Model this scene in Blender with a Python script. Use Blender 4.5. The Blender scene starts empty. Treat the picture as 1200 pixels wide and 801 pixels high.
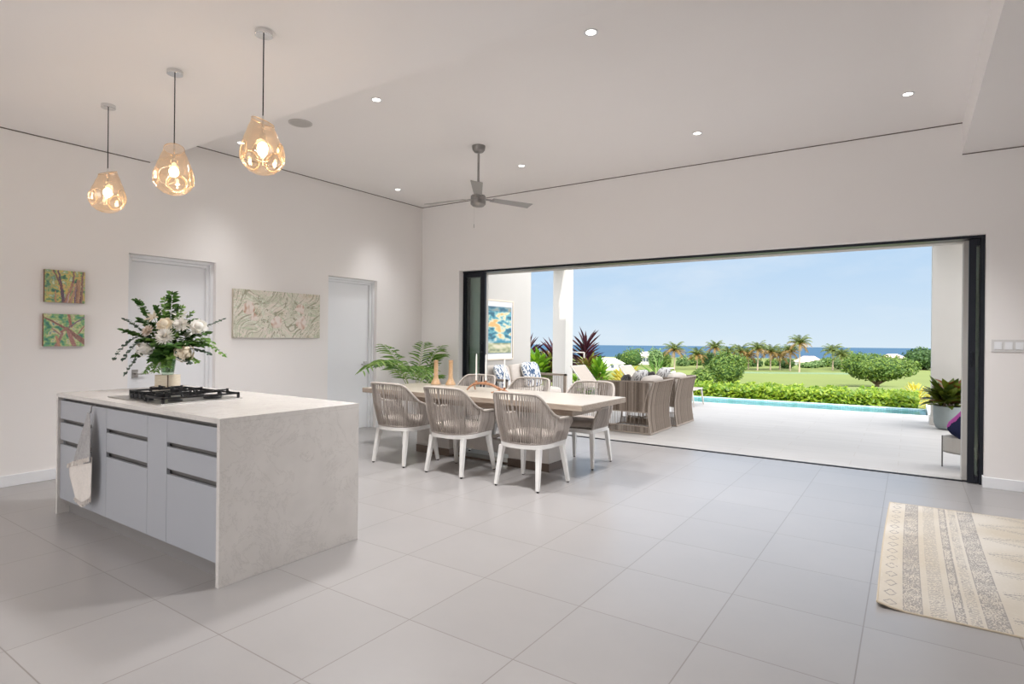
import bpy, math, random
from mathutils import Vector, Matrix, noise
R_ = math.radians; PI = math.pi
S = bpy.context.scene; COL = S.collection
rnd = random.Random(7)

# ------------------------------------------------------------------ camera
EYE = Vector((0, 0, 1.3614)); F_PX = 684.21; YAW = .5987; ROLL = .01; VC = 395.17
Fw = Vector((-math.sin(YAW), math.cos(YAW), 0)); Rt0 = Fw.cross(Vector((0, 0, 1)))
Rt = Rt0*math.cos(ROLL) + Vector((0, 0, 1))*math.sin(ROLL); Up = Vector((0, 0, 1))*math.cos(ROLL) - Rt0*math.sin(ROLL)
cam = bpy.data.cameras.new('camera'); cob = bpy.data.objects.new('camera', cam); COL.objects.link(cob)
m = Matrix.Identity(4)
for i in range(3):
    m[i][0] = Rt[i]; m[i][1] = Up[i]; m[i][2] = -Fw[i]; m[i][3] = EYE[i]
cob.matrix_world = m
cam.sensor_width = 36; cam.lens = 36*F_PX/1200; cam.shift_y = -5.33/1200; cam.clip_end = 4000; cam.clip_start = .05
S.camera = cob
S.view_settings.view_transform = 'Standard'; S.view_settings.look = 'None'; S.view_settings.gamma = 1
S.view_settings.use_curve_mapping = False; S.view_settings.exposure = 0.72

def lin(c):
    if isinstance(c, str): c = tuple(int(c[i:i+2], 16) for i in (0, 2, 4))
    return tuple(((x/255)/12.92 if x/255 <= .04045 else ((x/255+.055)/1.055)**2.4) for x in c) + (1,)

# ------------------------------------------------------------------ sky
SKY_BACK = 3.5      # the sky on the sun's side, behind the house, is far brighter
SKY_HIGH = 1.5
SKY_GAIN = .645
DOWN_W = 215
W = bpy.data.worlds.new('sky'); S.world = W; W.use_nodes = True; nt = W.node_tree; nt.nodes.clear()
def nd(t, typ, **k):
    n = t.nodes.new(typ)
    for a, b in k.items():
        if a.startswith('i_'):
            key = a[2:]; key = int(key) if key.isdigit() else key.replace('_', ' ')
            n.inputs[key].default_value = b
        else: setattr(n, a, b)
    return n
tc = nd(nt, 'ShaderNodeTexCoord'); sx = nd(nt, 'ShaderNodeSeparateXYZ'); nt.links.new(tc.outputs['Generated'], sx.inputs[0])
mr = nd(nt, 'ShaderNodeMapRange'); mr.inputs[1].default_value = -.012; mr.inputs[2].default_value = .34; nt.links.new(sx.outputs[2], mr.inputs[0])
rp = nd(nt, 'ShaderNodeValToRGB'); nt.links.new(mr.outputs[0], rp.inputs[0])
rp.color_ramp.elements[0].color = lin((213, 229, 241)); rp.color_ramp.elements[1].color = lin((158, 198, 238))
e = rp.color_ramp.elements.new(.3); e.color = lin((190, 215, 239))
mp = nd(nt, 'ShaderNodeMapping'); mp.inputs['Scale'].default_value = (2.2, 2.2, 6.5); mp.inputs['Location'].default_value = (.55, .3, .1)
nt.links.new(tc.outputs['Generated'], mp.inputs[0])
nz = nd(nt, 'ShaderNodeTexNoise', i_Scale=1.6, i_Detail=6.0, i_Roughness=.6); nt.links.new(mp.outputs[0], nz.inputs[0])
cr = nd(nt, 'ShaderNodeValToRGB'); cr.color_ramp.elements[0].position = .5; cr.color_ramp.elements[1].position = .8; nt.links.new(nz.outputs[0], cr.inputs[0])
cm = nd(nt, 'ShaderNodeMath', operation='MULTIPLY'); cm.inputs[1].default_value = .45; nt.links.new(cr.outputs[0], cm.inputs[0])
mx = nd(nt, 'ShaderNodeMix', data_type='RGBA'); nt.links.new(cm.outputs[0], mx.inputs[0]); nt.links.new(rp.outputs[0], mx.inputs[6]); mx.inputs[7].default_value = lin((236, 240, 244))
# brightness grows towards the sun's side (right and behind)
sd_ = nd(nt, 'ShaderNodeVectorMath', operation='DOT_PRODUCT'); sd_.inputs[1].default_value = (.80, -.60, 0); nt.links.new(tc.outputs['Generated'], sd_.inputs[0])
gy = nd(nt, 'ShaderNodeMapRange', interpolation_type='SMOOTHSTEP'); gy.inputs[1].default_value = -.42; gy.inputs[2].default_value = .45; gy.inputs[3].default_value = 0; gy.inputs[4].default_value = 1
nt.links.new(sd_.outputs['Value'], gy.inputs[0])
m2 = nd(nt, 'ShaderNodeMix', data_type='RGBA'); nt.links.new(gy.outputs[0], m2.inputs[0]); nt.links.new(mx.outputs[2], m2.inputs[6]); m2.inputs[7].default_value = lin((250, 249, 252))
ga = nd(nt, 'ShaderNodeMapRange'); ga.inputs[1].default_value = 0; ga.inputs[2].default_value = 1; ga.inputs[3].default_value = 1; ga.inputs[4].default_value = SKY_BACK
nt.links.new(gy.outputs[0], ga.inputs[0])
# the high sky is bright thin haze
gz = nd(nt, 'ShaderNodeMapRange', interpolation_type='SMOOTHSTEP'); gz.inputs[1].default_value = .26; gz.inputs[2].default_value = .8; gz.inputs[3].default_value = 0; gz.inputs[4].default_value = 1
nt.links.new(sx.outputs[2], gz.inputs[0])
m3 = nd(nt, 'ShaderNodeMix', data_type='RGBA'); nt.links.new(gz.outputs[0], m3.inputs[0]); nt.links.new(m2.outputs[2], m3.inputs[6]); m3.inputs[7].default_value = lin((246, 248, 252))
gzz = nd(nt, 'ShaderNodeMath', operation='MULTIPLY_ADD'); nt.links.new(gz.outputs[0], gzz.inputs[0]); gzz.inputs[1].default_value = (SKY_HIGH-1)*SKY_GAIN; gzz.inputs[2].default_value = SKY_GAIN
gm_ = nd(nt, 'ShaderNodeMath', operation='MULTIPLY'); nt.links.new(gzz.outputs[0], gm_.inputs[0]); nt.links.new(ga.outputs[0], gm_.inputs[1])
bg = nd(nt, 'ShaderNodeBackground'); nt.links.new(m3.outputs[2], bg.inputs[0]); nt.links.new(gm_.outputs[0], bg.inputs[1])
wo = nd(nt, 'ShaderNodeOutputWorld'); nt.links.new(bg.outputs[0], wo.inputs[0])

sun = bpy.data.lights.new('sun', 'SUN'); sun.energy = 2.0; sun.angle = R_(.6); sun.color = (1, .97, .92)
so = bpy.data.objects.new('sun', sun); COL.objects.link(so)
so.rotation_euler = Vector((-.17, 1, -.9)).to_track_quat('-Z', 'Y').to_euler(); so.location = (3, -10, 12)

# ------------------------------------------------------------------ materials
MATS = {}
def mat(name, col, rough=.5, metal=0, var=0, vscale=8, bump=0, bscale=60, spec=None, trans=0, ior=1.45, emit=None, es=0, island=0, col2=None, subs=0, sheen=0, coat=0):
    if name in MATS: return MATS[name]
    M = bpy.data.materials.new(name); M.use_nodes = True; t = M.node_tree; b = t.nodes['Principled BSDF']
    c = lin(col); b.inputs['Base Color'].default_value = c
    b.inputs['Roughness'].default_value = rough; b.inputs['Metallic'].default_value = metal; b.inputs['IOR'].default_value = ior
    if spec is not None: b.inputs['Specular IOR Level'].default_value = spec
    if trans: b.inputs['Transmission Weight'].default_value = trans
    if emit: b.inputs['Emission Color'].default_value = lin(emit); b.inputs['Emission Strength'].default_value = es
    if sheen: b.inputs['Sheen Weight'].default_value = sheen
    if coat: b.inputs['Coat Weight'].default_value = coat
    if var or island or bump:
        tcn = nd(t, 'ShaderNodeTexCoord')
    if var or island:
        n = nd(t, 'ShaderNodeTexNoise', i_Scale=float(vscale), i_Detail=5.0); t.links.new(tcn.outputs['Object'], n.inputs[0])
        r = nd(t, 'ShaderNodeValToRGB'); r.color_ramp.elements[0].position = .3; r.color_ramp.elements[1].position = .7
        c2 = lin(col2) if col2 else tuple(min(1, x*(1+var)) for x in c[:3])+(1,)
        c1 = c if col2 else tuple(x*(1-var) for x in c[:3])+(1,)
        r.color_ramp.elements[0].color = c1; r.color_ramp.elements[1].color = c2
        if island:
            g = nd(t, 'ShaderNodeNewGeometry'); t.links.new(g.outputs['Random Per Island'], r.inputs[0])
            r.color_ramp.elements[0].position = 0; r.color_ramp.elements[1].position = 1
        else: t.links.new(n.outputs[0], r.inputs[0])
        t.links.new(r.outputs[0], b.inputs['Base Color'])
    if bump:
        n2 = nd(t, 'ShaderNodeTexNoise', i_Scale=float(bscale), i_Detail=3.0); t.links.new(tcn.outputs['Object'], n2.inputs[0])
        bp = nd(t, 'ShaderNodeBump', i_Strength=bump, i_Distance=.01); t.links.new(n2.outputs[0], bp.inputs['Height']); t.links.new(bp.outputs[0], b.inputs['Normal'])
    MATS[name] = M; return M

def leafmat(name, c1, c2, rough=.45, tl=.35):
    """leaves: colour varies leaf by leaf, a little light passes through"""
    M = mat(name, c1, rough, island=1, col2=c2); t = M.node_tree; b = t.nodes['Principled BSDF']
    src = b.inputs['Base Color'].links[0].from_socket
    tr = nd(t, 'ShaderNodeBsdfTranslucent'); t.links.new(src, tr.inputs[0])
    mxs = nd(t, 'ShaderNodeMixShader'); mxs.inputs[0].default_value = tl
    t.links.new(b.outputs[0], mxs.inputs[1]); t.links.new(tr.outputs[0], mxs.inputs[2]); t.links.new(mxs.outputs[0], t.nodes['Material Output'].inputs[0])
    return M

def floor_mat(name, base, pitchx, pitchy, ox, oy, grout, rough, offset=0, mortar=.003, vein=.05, stretch=(1, 1, 1)):
    M = bpy.data.materials.new(name); M.use_nodes = True; t = M.node_tree; b = t.nodes['Principled BSDF']
    tcn = nd(t, 'ShaderNodeTexCoord'); mpn = nd(t, 'ShaderNodeMapping'); mpn.inputs['Location'].default_value = (-ox, -oy, 0); t.links.new(tcn.outputs['Object'], mpn.inputs[0])
    br = nd(t, 'ShaderNodeTexBrick', offset=offset, squash=1.0); t.links.new(mpn.outputs[0], br.inputs[0])
    br.inputs['Scale'].default_value = 1; br.inputs['Mortar Size'].default_value = mortar; br.inputs['Mortar Smooth'].default_value = .1
    br.inputs['Brick Width'].default_value = pitchx; br.inputs['Row Height'].default_value = pitchy
    c = lin(base); br.inputs['Color1'].default_value = tuple(x*.97 for x in c[:3])+(1,); br.inputs['Color2'].default_value = tuple(min(1, x*1.03) for x in c[:3])+(1,)
    br.inputs['Mortar'].default_value = lin(grout)
    mp2 = nd(t, 'ShaderNodeMapping'); mp2.inputs['Scale'].default_value = stretch; t.links.new(tcn.outputs['Object'], mp2.inputs[0])
    n = nd(t, 'ShaderNodeTexNoise', i_Scale=1.7, i_Detail=8.0, i_Roughness=.65); t.links.new(mp2.outputs[0], n.inputs[0])
    r = nd(t, 'ShaderNodeMapRange'); r.inputs[1].default_value = .3; r.inputs[2].default_value = .7; r.inputs[3].default_value = 1-vein; r.inputs[4].default_value = 1+vein
    t.links.new(n.outputs[0], r.inputs[0])
    mu = nd(t, 'ShaderNodeMix', data_type='RGBA', blend_type='MULTIPLY'); mu.inputs[0].default_value = 1
    t.links.new(br.outputs[0], mu.inputs[6]); t.links.new(r.outputs[0], mu.inputs[7]); t.links.new(mu.outputs[2], b.inputs['Base Color'])
    rr = nd(t, 'ShaderNodeMapRange'); rr.inputs[1].default_value = .3; rr.inputs[2].default_value = .7; rr.inputs[3].default_value = rough-.008; rr.inputs[4].default_value = rough+.012
    t.links.new(n.outputs[0], rr.inputs[0]); t.links.new(rr.outputs[0], b.inputs['Roughness'])
    b.inputs['Specular IOR Level'].default_value = .75
    bp = nd(t, 'ShaderNodeBump', i_Strength=.25, i_Distance=.002, invert=True); t.links.new(br.outputs['Fac'], bp.inputs['Height']); t.links.new(bp.outputs[0], b.inputs['Normal'])
    MATS[name] = M; return M

def wood_mat(name, c1, c2, rough=.45, scale=(1, 12, 12), nscale=6):
    M = bpy.data.materials.new(name); M.use_nodes = True; t = M.node_tree; b = t.nodes['Principled BSDF']
    tcn = nd(t, 'ShaderNodeTexCoord'); mpn = nd(t, 'ShaderNodeMapping'); mpn.inputs['Scale'].default_value = scale; t.links.new(tcn.outputs['Object'], mpn.inputs[0])
    n = nd(t, 'ShaderNodeTexNoise', i_Scale=float(nscale), i_Detail=6.0, i_Distortion=.5); t.links.new(mpn.outputs[0], n.inputs[0])
    r = nd(t, 'ShaderNodeValToRGB'); r.color_ramp.elements[0].position = .35; r.color_ramp.elements[1].position = .65
    r.color_ramp.elements[0].color = lin(c1); r.color_ramp.elements[1].color = lin(c2); t.links.new(n.outputs[0], r.inputs[0]); t.links.new(r.outputs[0], b.inputs['Base Color'])
    b.inputs['Roughness'].default_value = rough; MATS[name] = M; return M

def attr_mat(name, rough=.7):
    M = bpy.data.materials.new(name); M.use_nodes = True; t = M.node_tree; b = t.nodes['Principled BSDF']
    a = nd(t, 'ShaderNodeVertexColor', layer_name='paint'); t.links.new(a.outputs[0], b.inputs['Base Color']); b.inputs['Roughness'].default_value = rough
    n = nd(t, 'ShaderNodeTexNoise', i_Scale=120.0); tcn = nd(t, 'ShaderNodeTexCoord'); t.links.new(tcn.outputs['Object'], n.inputs[0])
    bp = nd(t, 'ShaderNodeBump', i_Strength=.2, i_Distance=.002); t.links.new(n.outputs[0], bp.inputs['Height']); t.links.new(bp.outputs[0], b.inputs['Normal'])
    MATS[name] = M; return M

def glass_mat(name, tint, refl=1.0, rough=0.02, base=.04):
    """clear thin glass: see-through with a fresnel reflection"""
    M = bpy.data.materials.new(name); M.use_nodes = True; t = M.node_tree; t.nodes.clear()
    tr = nd(t, 'ShaderNodeBsdfTransparent'); tr.inputs[0].default_value = lin(tint)
    gl = nd(t, 'ShaderNodeBsdfGlossy'); gl.inputs['Roughness'].default_value = rough
    lw = nd(t, 'ShaderNodeLayerWeight', i_Blend=.5); pw = nd(t, 'ShaderNodeMath', operation='POWER'); pw.inputs[1].default_value = 3.0; t.links.new(lw.outputs['Facing'], pw.inputs[0])
    ma = nd(t, 'ShaderNodeMath', operation='MULTIPLY_ADD'); ma.inputs[1].default_value = refl; ma.inputs[2].default_value = base; t.links.new(pw.outputs[0], ma.inputs[0])
    mxs = nd(t, 'ShaderNodeMixShader'); t.links.new(ma.outputs[0], mxs.inputs[0]); t.links.new(tr.outputs[0], mxs.inputs[1]); t.links.new(gl.outputs[0], mxs.inputs[2])
    o = nd(t, 'ShaderNodeOutputMaterial'); t.links.new(mxs.outputs[0], o.inputs[0]); MATS[name] = M; return M

M_wall = mat('painted_plaster', (241, 237, 234), .85, var=.012, vscale=.8, bump=.03, bscale=150)
M_ceil = mat('ceiling_paint', (247, 243, 241), .9, var=.01, vscale=.6)
M_ext = mat('exterior_render', (194, 190, 184), .85, var=.02, vscale=1.5, bump=.08, bscale=90)
M_white = mat('white_gloss_paint', (238, 239, 241), .35)
M_gap_shade = mat('gap_shade_grey', (110, 100, 95), .9)
M_black = mat('black_aluminium', (24, 27, 36), .35, metal=.4)
M_steel = mat('brushed_steel', (190, 188, 185), .28, metal=1, var=.03, vscale=30)
M_chrome = mat('chrome', (225, 225, 225), .1, metal=1)
M_iron = mat('cast_iron', (25, 25, 27), .5)
M_floor = floor_mat('porcelain_floor_tile', (160, 156, 154), .602, .602, -1.378-.602*10, 2.05-.602*10, (132, 126, 121), .30, vein=.035)
M_deck = floor_mat('patio_plank_tile', (186, 181, 176), 1.2, .3, -6.1, 7.4, (176, 168, 160), .55, offset=.37, mortar=.004, vein=.06, stretch=(.6, 4, 1))

# ------------------------------------------------------------------ mesh helpers
class MB:
    def __init__(s): s.v = []; s.f = []; s.mi = []; s.cur = 0
    def face(s, idx): s.f.append(tuple(idx)); s.mi.append(s.cur)
    def box(s, a, b, M=None):
        x0, y0, z0 = a; x1, y1, z1 = b; n = len(s.v)
        P = [(x0, y0, z0), (x1, y0, z0), (x1, y1, z0), (x0, y1, z0), (x0, y0, z1), (x1, y0, z1), (x1, y1, z1), (x0, y1, z1)]
        if M is not None: P = [tuple(M @ Vector(p)) for p in P]
        s.v += P
        for q in ((0, 3, 2, 1), (4, 5, 6, 7), (0, 1, 5, 4), (1, 2, 6, 5), (2, 3, 7, 6), (3, 0, 4, 7)): s.face([n+i for i in q])
        return s
    def quad(s, *P):
        n = len(s.v); s.v += [tuple(p) for p in P]; s.face(range(n, n+len(P))); return s
    def tube(s, pts, r, k=8, cap=True, closed=False, flat=1.0):
        pts = [Vector(p) for p in pts]; N = len(pts); rs = r if isinstance(r, (list, tuple)) else [r]*N
        base = len(s.v); up = None
        for i, p in enumerate(pts):
            if closed: t = pts[(i+1) % N]-pts[i-1]
            else: t = pts[min(i+1, N-1)]-pts[max(i-1, 0)]
            t = t.normalized() if t.length > 1e-9 else Vector((0, 0, 1))
            if up is None: up = Vector((0, 0, 1)) if abs(t.z) < .9 else Vector((1, 0, 0))
            a = (up - t*up.dot(t)); a = a.normalized() if a.length > 1e-6 else t.orthogonal().normalized()
            b = t.cross(a); up = a
            for j in range(k):
                g = 2*PI*j/k + PI/k
                s.v.append(tuple(p + a*math.cos(g)*rs[i]*flat + b*math.sin(g)*rs[i]))
        for i in range(N if closed else N-1):
            for j in range(k):
                i2 = (i+1) % N
                s.face((base+i*k+j, base+i*k+(j+1) % k, base+i2*k+(j+1) % k, base+i2*k+j))
        if cap and not closed:
            s.face([base+j for j in range(k)][::-1]); s.face([base+(N-1)*k+j for j in range(k)])
        return s
    def lathe(s, prof, k=24, c=(0, 0, 0), cap=True):
        base = len(s.v); N = len(prof)
        for r, z in prof:
            for j in range(k):
                g = 2*PI*j/k; s.v.append((c[0]+r*math.cos(g), c[1]+r*math.sin(g), c[2]+z))
        for i in range(N-1):
            for j in range(k): s.face((base+i*k+j, base+i*k+(j+1) % k, base+(i+1)*k+(j+1) % k, base+(i+1)*k+j))
        if cap:
            s.face([base+j for j in range(k)][::-1]); s.face([base+(N-1)*k+j for j in range(k)])
        return s
    def cyl(s, c, r, h, k=20): return s.lathe([(r, 0), (r, h)], k, c)
    def ell(s, c, rad, k=12, n=8, f=None):
        base = len(s.v); c = Vector(c)
        for i in range(n+1):
            th = PI*i/n
            for j in range(k):
                g = 2*PI*j/k; d = Vector((math.sin(th)*math.cos(g), math.sin(th)*math.sin(g), math.cos(th))); q = f(d) if f else 1
                s.v.append((c.x+d.x*rad[0]*q, c.y+d.y*rad[1]*q, c.z+d.z*rad[2]*q))
        for i in range(n):
            for j in range(k): s.face((base+i*k+j, base+(i+1)*k+j, base+(i+1)*k+(j+1) % k, base+i*k+(j+1) % k))
        return s
    def prism(s, poly, z0, z1):
        n = len(s.v); k = len(poly)
        s.v += [(x, y, z0) for x, y in poly] + [(x, y, z1) for x, y in poly]
        s.face([n+i for i in range(k)][::-1]); s.face([n+k+i for i in range(k)])
        for i in range(k): j = (i+1) % k; s.face((n+i, n+j, n+k+j, n+k+i))
        return s
    def cushion(s, a, b, bulge=.25, n=8, M=None):
        """a soft box between corners a and b: superellipsoid with pinched edges"""
        ax = [(a[i]+b[i])/2 for i in range(3)]; h = [(b[i]-a[i])/2 for i in range(3)]
        base = len(s.v); K = n*4; L = n
        def sp(x, e): return math.copysign(abs(x)**e, x)
        for i in range(L+1):
            ph = -PI/2+PI*i/L
            for j in range(K):
                g = 2*PI*j/K
                p = Vector((ax[0]+h[0]*sp(math.cos(ph), bulge)*sp(math.cos(g), bulge), ax[1]+h[1]*sp(math.cos(ph), bulge)*sp(math.sin(g), bulge), ax[2]+h[2]*sp(math.sin(ph), .5)))
                if M is not None: p = M @ p
                s.v.append(tuple(p))
        for i in range(L):
            for j in range(K): s.face((base+i*K+j, base+i*K+(j+1) % K, base+(i+1)*K+(j+1) % K, base+(i+1)*K+j))
        return s
    def build(s, name, mats, parent=None, smooth=False, bevel=0, seg=2, loc=None):
        me = bpy.data.meshes.new(name); me.from_pydata([tuple(p) for p in s.v], [], s.f)
        if not isinstance(mats, (list, tuple)): mats = [mats]
        for q in mats: me.materials.append(q)
        if len(mats) > 1: me.polygons.foreach_set('material_index', s.mi)
        if smooth:
            me.polygons.foreach_set('use_smooth', [True]*len(me.polygons))
            if smooth != 'all': me.set_sharp_from_angle(angle=R_(42))
        me.update(); o = bpy.data.objects.new(name, me); COL.objects.link(o)
        if parent: o.parent = parent
        if loc: o.location = loc
        if bevel:
            bm = o.modifiers.new('bevel', 'BEVEL'); bm.width = bevel; bm.segments = seg; bm.limit_method = 'ANGLE'; bm.angle_limit = R_(40)
        return o
def thing(name, label, cat, loc=(0, 0, 0), rz=0, group=None):
    o = bpy.data.objects.new(name, None); COL.objects.link(o); o.empty_display_size = .1
    o.location = loc; o.rotation_euler = (0, 0, rz); o['label'] = label; o['category'] = cat
    if group: o['group'] = group
    return o
def tag(o, label, cat, group=None, kind=None):
    o['label'] = label; o['category'] = cat
    if group: o['group'] = group
    if kind: o['kind'] = kind
    return o
def struct(o, label=None):
    o['kind'] = 'structure'
    if label: o['label'] = label; o['category'] = 'structure'
    return o
def dup(root, loc, rz=0, label=None, group=None):
    r = root.copy(); COL.objects.link(r); r.location = loc; r.rotation_euler = (0, 0, rz)
    if label: r['label'] = label
    if group: r['group'] = group
    def rec(o, p):
        for ch in list(o.children):
            c = ch.copy(); COL.objects.link(c); c.parent = p; rec(ch, c)
    rec(root, r); return r
def T(loc=(0, 0, 0), rx=0, ry=0, rz=0): return Matrix.Translation(loc) @ Matrix.Rotation(rz, 4, 'Z') @ Matrix.Rotation(ry, 4, 'Y') @ Matrix.Rotation(rx, 4, 'X')

# ------------------------------------------------------------------ room shell
XL, YW, ZH, ZK, YK, XS = -6.5816, 7.0268, 3.4585, 3.156, 2.90, .395
XR, YB = 4.6, -5.5
struct(MB().box((XL-.3, YB, -.12), (XR, 7.185, 0)).build('floor', M_floor))
D1 = (2.708, 3.615, 2.183); D2 = (5.178, 6.06, 2.183)
w = MB()
for y0, y1 in ((YB, D1[0]), (D1[1], D2[0]), (D2[1], 7.45)): w.box((XL-.25, y0, 0), (XL, y1, 3.7))
for d in (D1, D2): w.box((XL-.25, d[0], d[2]), (XL, d[1], 3.7))
struct(w.build('wall_left', M_wall))
struct(MB().box((XR, YB, 0), (XR+.2, 7.47, 3.7)).build('wall_right', M_wall))
struct(MB().box((XL, YB-.2, 2.5), (XR, YB, 3.7)).box((.8, YB-.2, 0), (XR, YB, 2.5)).build('wall_front', M_wall))
OX0, OX1, OT = -5.80, .584, 2.385
w = MB()
w.box((XL, YW, 0), (OX0, 7.29, 3.7)).box((OX1, YW, 0), (XR, 7.29, 3.7)).box((OX0, YW, OT), (OX1, 7.29, 3.7))
w.cur = 1
w.box((XL, 7.29, 0), (-5.56, 7.47, 3.7)).box((.43, 7.29, 0), (XR, 7.47, 3.7)).box((-5.56, 7.29, 2.352), (.43, 7.47, 3.7))
struct(w.build('wall_back', [M_wall, M_ext]))
c = MB()
c.box((XL-.25, YK, ZH), (XS, YW, 3.7)).box((XL-.25, YB, ZK), (XR, YK, 3.7)).box((XS, YK, ZK), (XR, YW, 3.7))
struct(c.build('ceiling', M_ceil))
struct(MB().box((XL-.3, YB, 3.7), (XR+.2, 7.47, 5.06)).box((XL-.3, 7.47, 3.62), (XR+.2, 8.2, 5.06)).build('roof', M_ext))
# dark strips coloured as the shade in the joint between walls and ceilings
g = MB(); g.box((XL, YK, ZH-.009), (XL+.004, YW, ZH)); struct(g.build('gap_shade_1', M_gap_shade))
g = MB(); g.box((XL, YW-.004, ZH-.009), (XS, YW, ZH)); struct(g.build('gap_shade_2', M_gap_shade))
g = MB(); g.box((XL, YB, ZK-.009), (XL+.004, YK, ZK)); struct(g.build('gap_shade_3', M_gap_shade))
g = MB(); g.box((XS, YW-.004, ZK-.009), (XR, YW, ZK)); struct(g.build('gap_shade_4', M_gap_shade))
b = MB()
for y0, y1 in ((YB, D1[0]), (D1[1], D2[0]), (D2[1], YW)): b.box((XL, y0, 0), (XL+.015, y1, .1))
struct(b.build('baseboard_left', M_white, bevel=.003))
b = MB(); b.box((XL+.015, YW-.015, 0), (OX0, YW, .1)).box((OX1-.012, YW-.015, 0), (XR, YW, .1)).box((OX1-.012, YW, 0), (OX1, 7.12, .1))
struct(b.build('baseboard_back', M_white, bevel=.003))

def make_door(n, d, side):
    y0, y1, z = d
    root = bpy.data.objects.new('door_%d' % n, None); COL.objects.link(root); root.location = (XL, (y0+y1)/2, 0); root['kind'] = 'structure'
    h = (y1-y0)/2
    fr = MB()
    for s_ in (-1, 1):
        a, b_ = sorted((s_*h, s_*(h-.035))); fr.box((-.24, a, 0), (-.055, b_, z-.002))
        a, b_ = sorted((s_*(h-.035), s_*(h-.065))); fr.box((-.24, a, 0), (-.085, b_, z-.035))
    fr.box((-.24, -h+.035, z-.035), (-.055, h-.035, z-.002)).box((-.24, -h+.065, z-.065), (-.085, h-.065, z-.035))
    fr.build('door_frame', M_white, root, bevel=.003)
    lf = MB().box((-.16, -h+.066, .006), (-.118, h-.066, z-.066)).build('door_leaf', M_white, root, bevel=.002)
    ys = side*(h-.115)
    hd = MB(); hd.box((-.118, ys-.028, .90), (-.108, ys+.028, .985)); hd.tube([(-.112, ys, .945), (-.06, ys, .945)], .011, 10)
    hd.tube([(-.06, ys, .945), (-.06, ys-side*.11, .945)], .0105, 10)
    hd.build('door_handle', M_steel, root, smooth=True)
    return root
make_door(1, D1, -1); make_door(2, D2, 1)
# sliding glass door
wr = bpy.data.objects.new('window_1', None); COL.objects.link(wr); wr.location = (0, 7.2, 0); wr['kind'] = 'structure'
def L(*a): return [(x, y-7.2, z) for x, y, z in a]
fr = MB()
for a, b_ in (((-5.80, 7.125, 2.357), (.584, 7.27, 2.385)), ((-5.80, 7.13, 0), (-5.765, 7.27, 2.357)), ((.552, 7.13, 0), (.584, 7.27, 2.357)), ((-5.765, 7.186, -.1), (.552, 7.2, .006)), ((-5.765, 7.2, -.1), (.552, 7.29, -.004))):
    a, b_ = L(a, b_); fr.box(a, b_)
fr.build('window_frame', M_black, wr)
M_glass = glass_mat('clear_glass', (243, 249, 246), .8, base=.05)
def leaf(x0, x1, ya, yb, s0, s1, hx, name='sliding_panel'):
    q = MB()
    for a, b_ in (((x0, ya, .01), (x0+s0, yb, 2.353)), ((x1-s1, ya, .01), (x1, yb, 2.353)), ((x0+s0, ya, 2.29), (x1-s1, yb, 2.353)), ((x0+s0, ya, .01), (x1-s1, yb, .07))):
        a, b_ = L(a, b_); q.box(a, b_)
    p = q.build(name, M_black, wr, bevel=.003)
    a, b_ = L((x0+s0, (ya+yb)/2-.006, .07), (x1-s1, (ya+yb)/2+.006, 2.29))
    MB().box(a, b_).build('pane', M_glass, p)
    if hx is not None:
        hh = MB().tube([(hx, ya-7.2, 1.13), (hx, ya-7.235, 1.14), (hx, ya-7.24, 1.2), (hx, ya-7.235, 1.26), (hx, ya-7.2, 1.27)], .008, 8)
        hh.build('pull_handle', M_black, p, smooth=True)
leaf(-5.762, -5.375, 7.135, 7.175, .012, .085, -5.42)
leaf(-5.762, -5.44, 7.205, 7.245, .012, .085, None)
leaf(.462, .552, 7.14, 7.18, .055, .006, .49)
leaf(.47, .552, 7.205, 7.245, .05, .006, None)

# light switches on the back wall, right of the opening
sw = thing('light_switch', 'white five-rocker light switch plate on the wall right of the opening', 'light switch', (.83, YW, 1.33))
MB().box((-.205, -.008, -.058), (.205, 0, .058)).build('switch_plate', mat('switch_gap_shade_grey', (214, 212, 210), .4), sw, bevel=.003)  # plate greyed to put the shade between the rockers into its colour
for i in range(5):
    MB().box((-.185+i*.076, -.013, -.035), (-.185+i*.076+.056, -.008, .035)).build('rocker', M_white, sw, bevel=.002)

# ------------------------------------------------------------------ ceiling fittings
M_lamp = mat('lamp_diffuser', (255, 255, 255), .5, emit=(255, 246, 235), es=6)
spots = [(-3.93, 3.59, 'between the fan and the kitchen ceiling drop, above the table'), (-6.06, 3.59, 'nearest the left wall, beside the kitchen ceiling drop'),
         (-1.826, 3.60, 'nearest the camera, the largest in the photo'), (-6.07, 5.96, 'in the far left corner of the ceiling'),
         (-3.94, 5.945, 'behind the ceiling fan, towards the opening'), (-1.81, 5.963, 'above the middle of the wide opening'), (-.034, 5.97, 'furthest right, close to the lower ceiling')]
def downlight(parent, w=DOWN_W):
    l = bpy.data.lights.new('downlight_beam', 'SPOT'); l.energy = w; l.spot_size = R_(132); l.spot_blend = 1; l.shadow_soft_size = .17; l.color = (.985, .985, 1)
    o = bpy.data.objects.new('downlight_beam', l); COL.objects.link(o); o.parent = parent; o.location = (0, 0, -.175)
first = None
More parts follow.
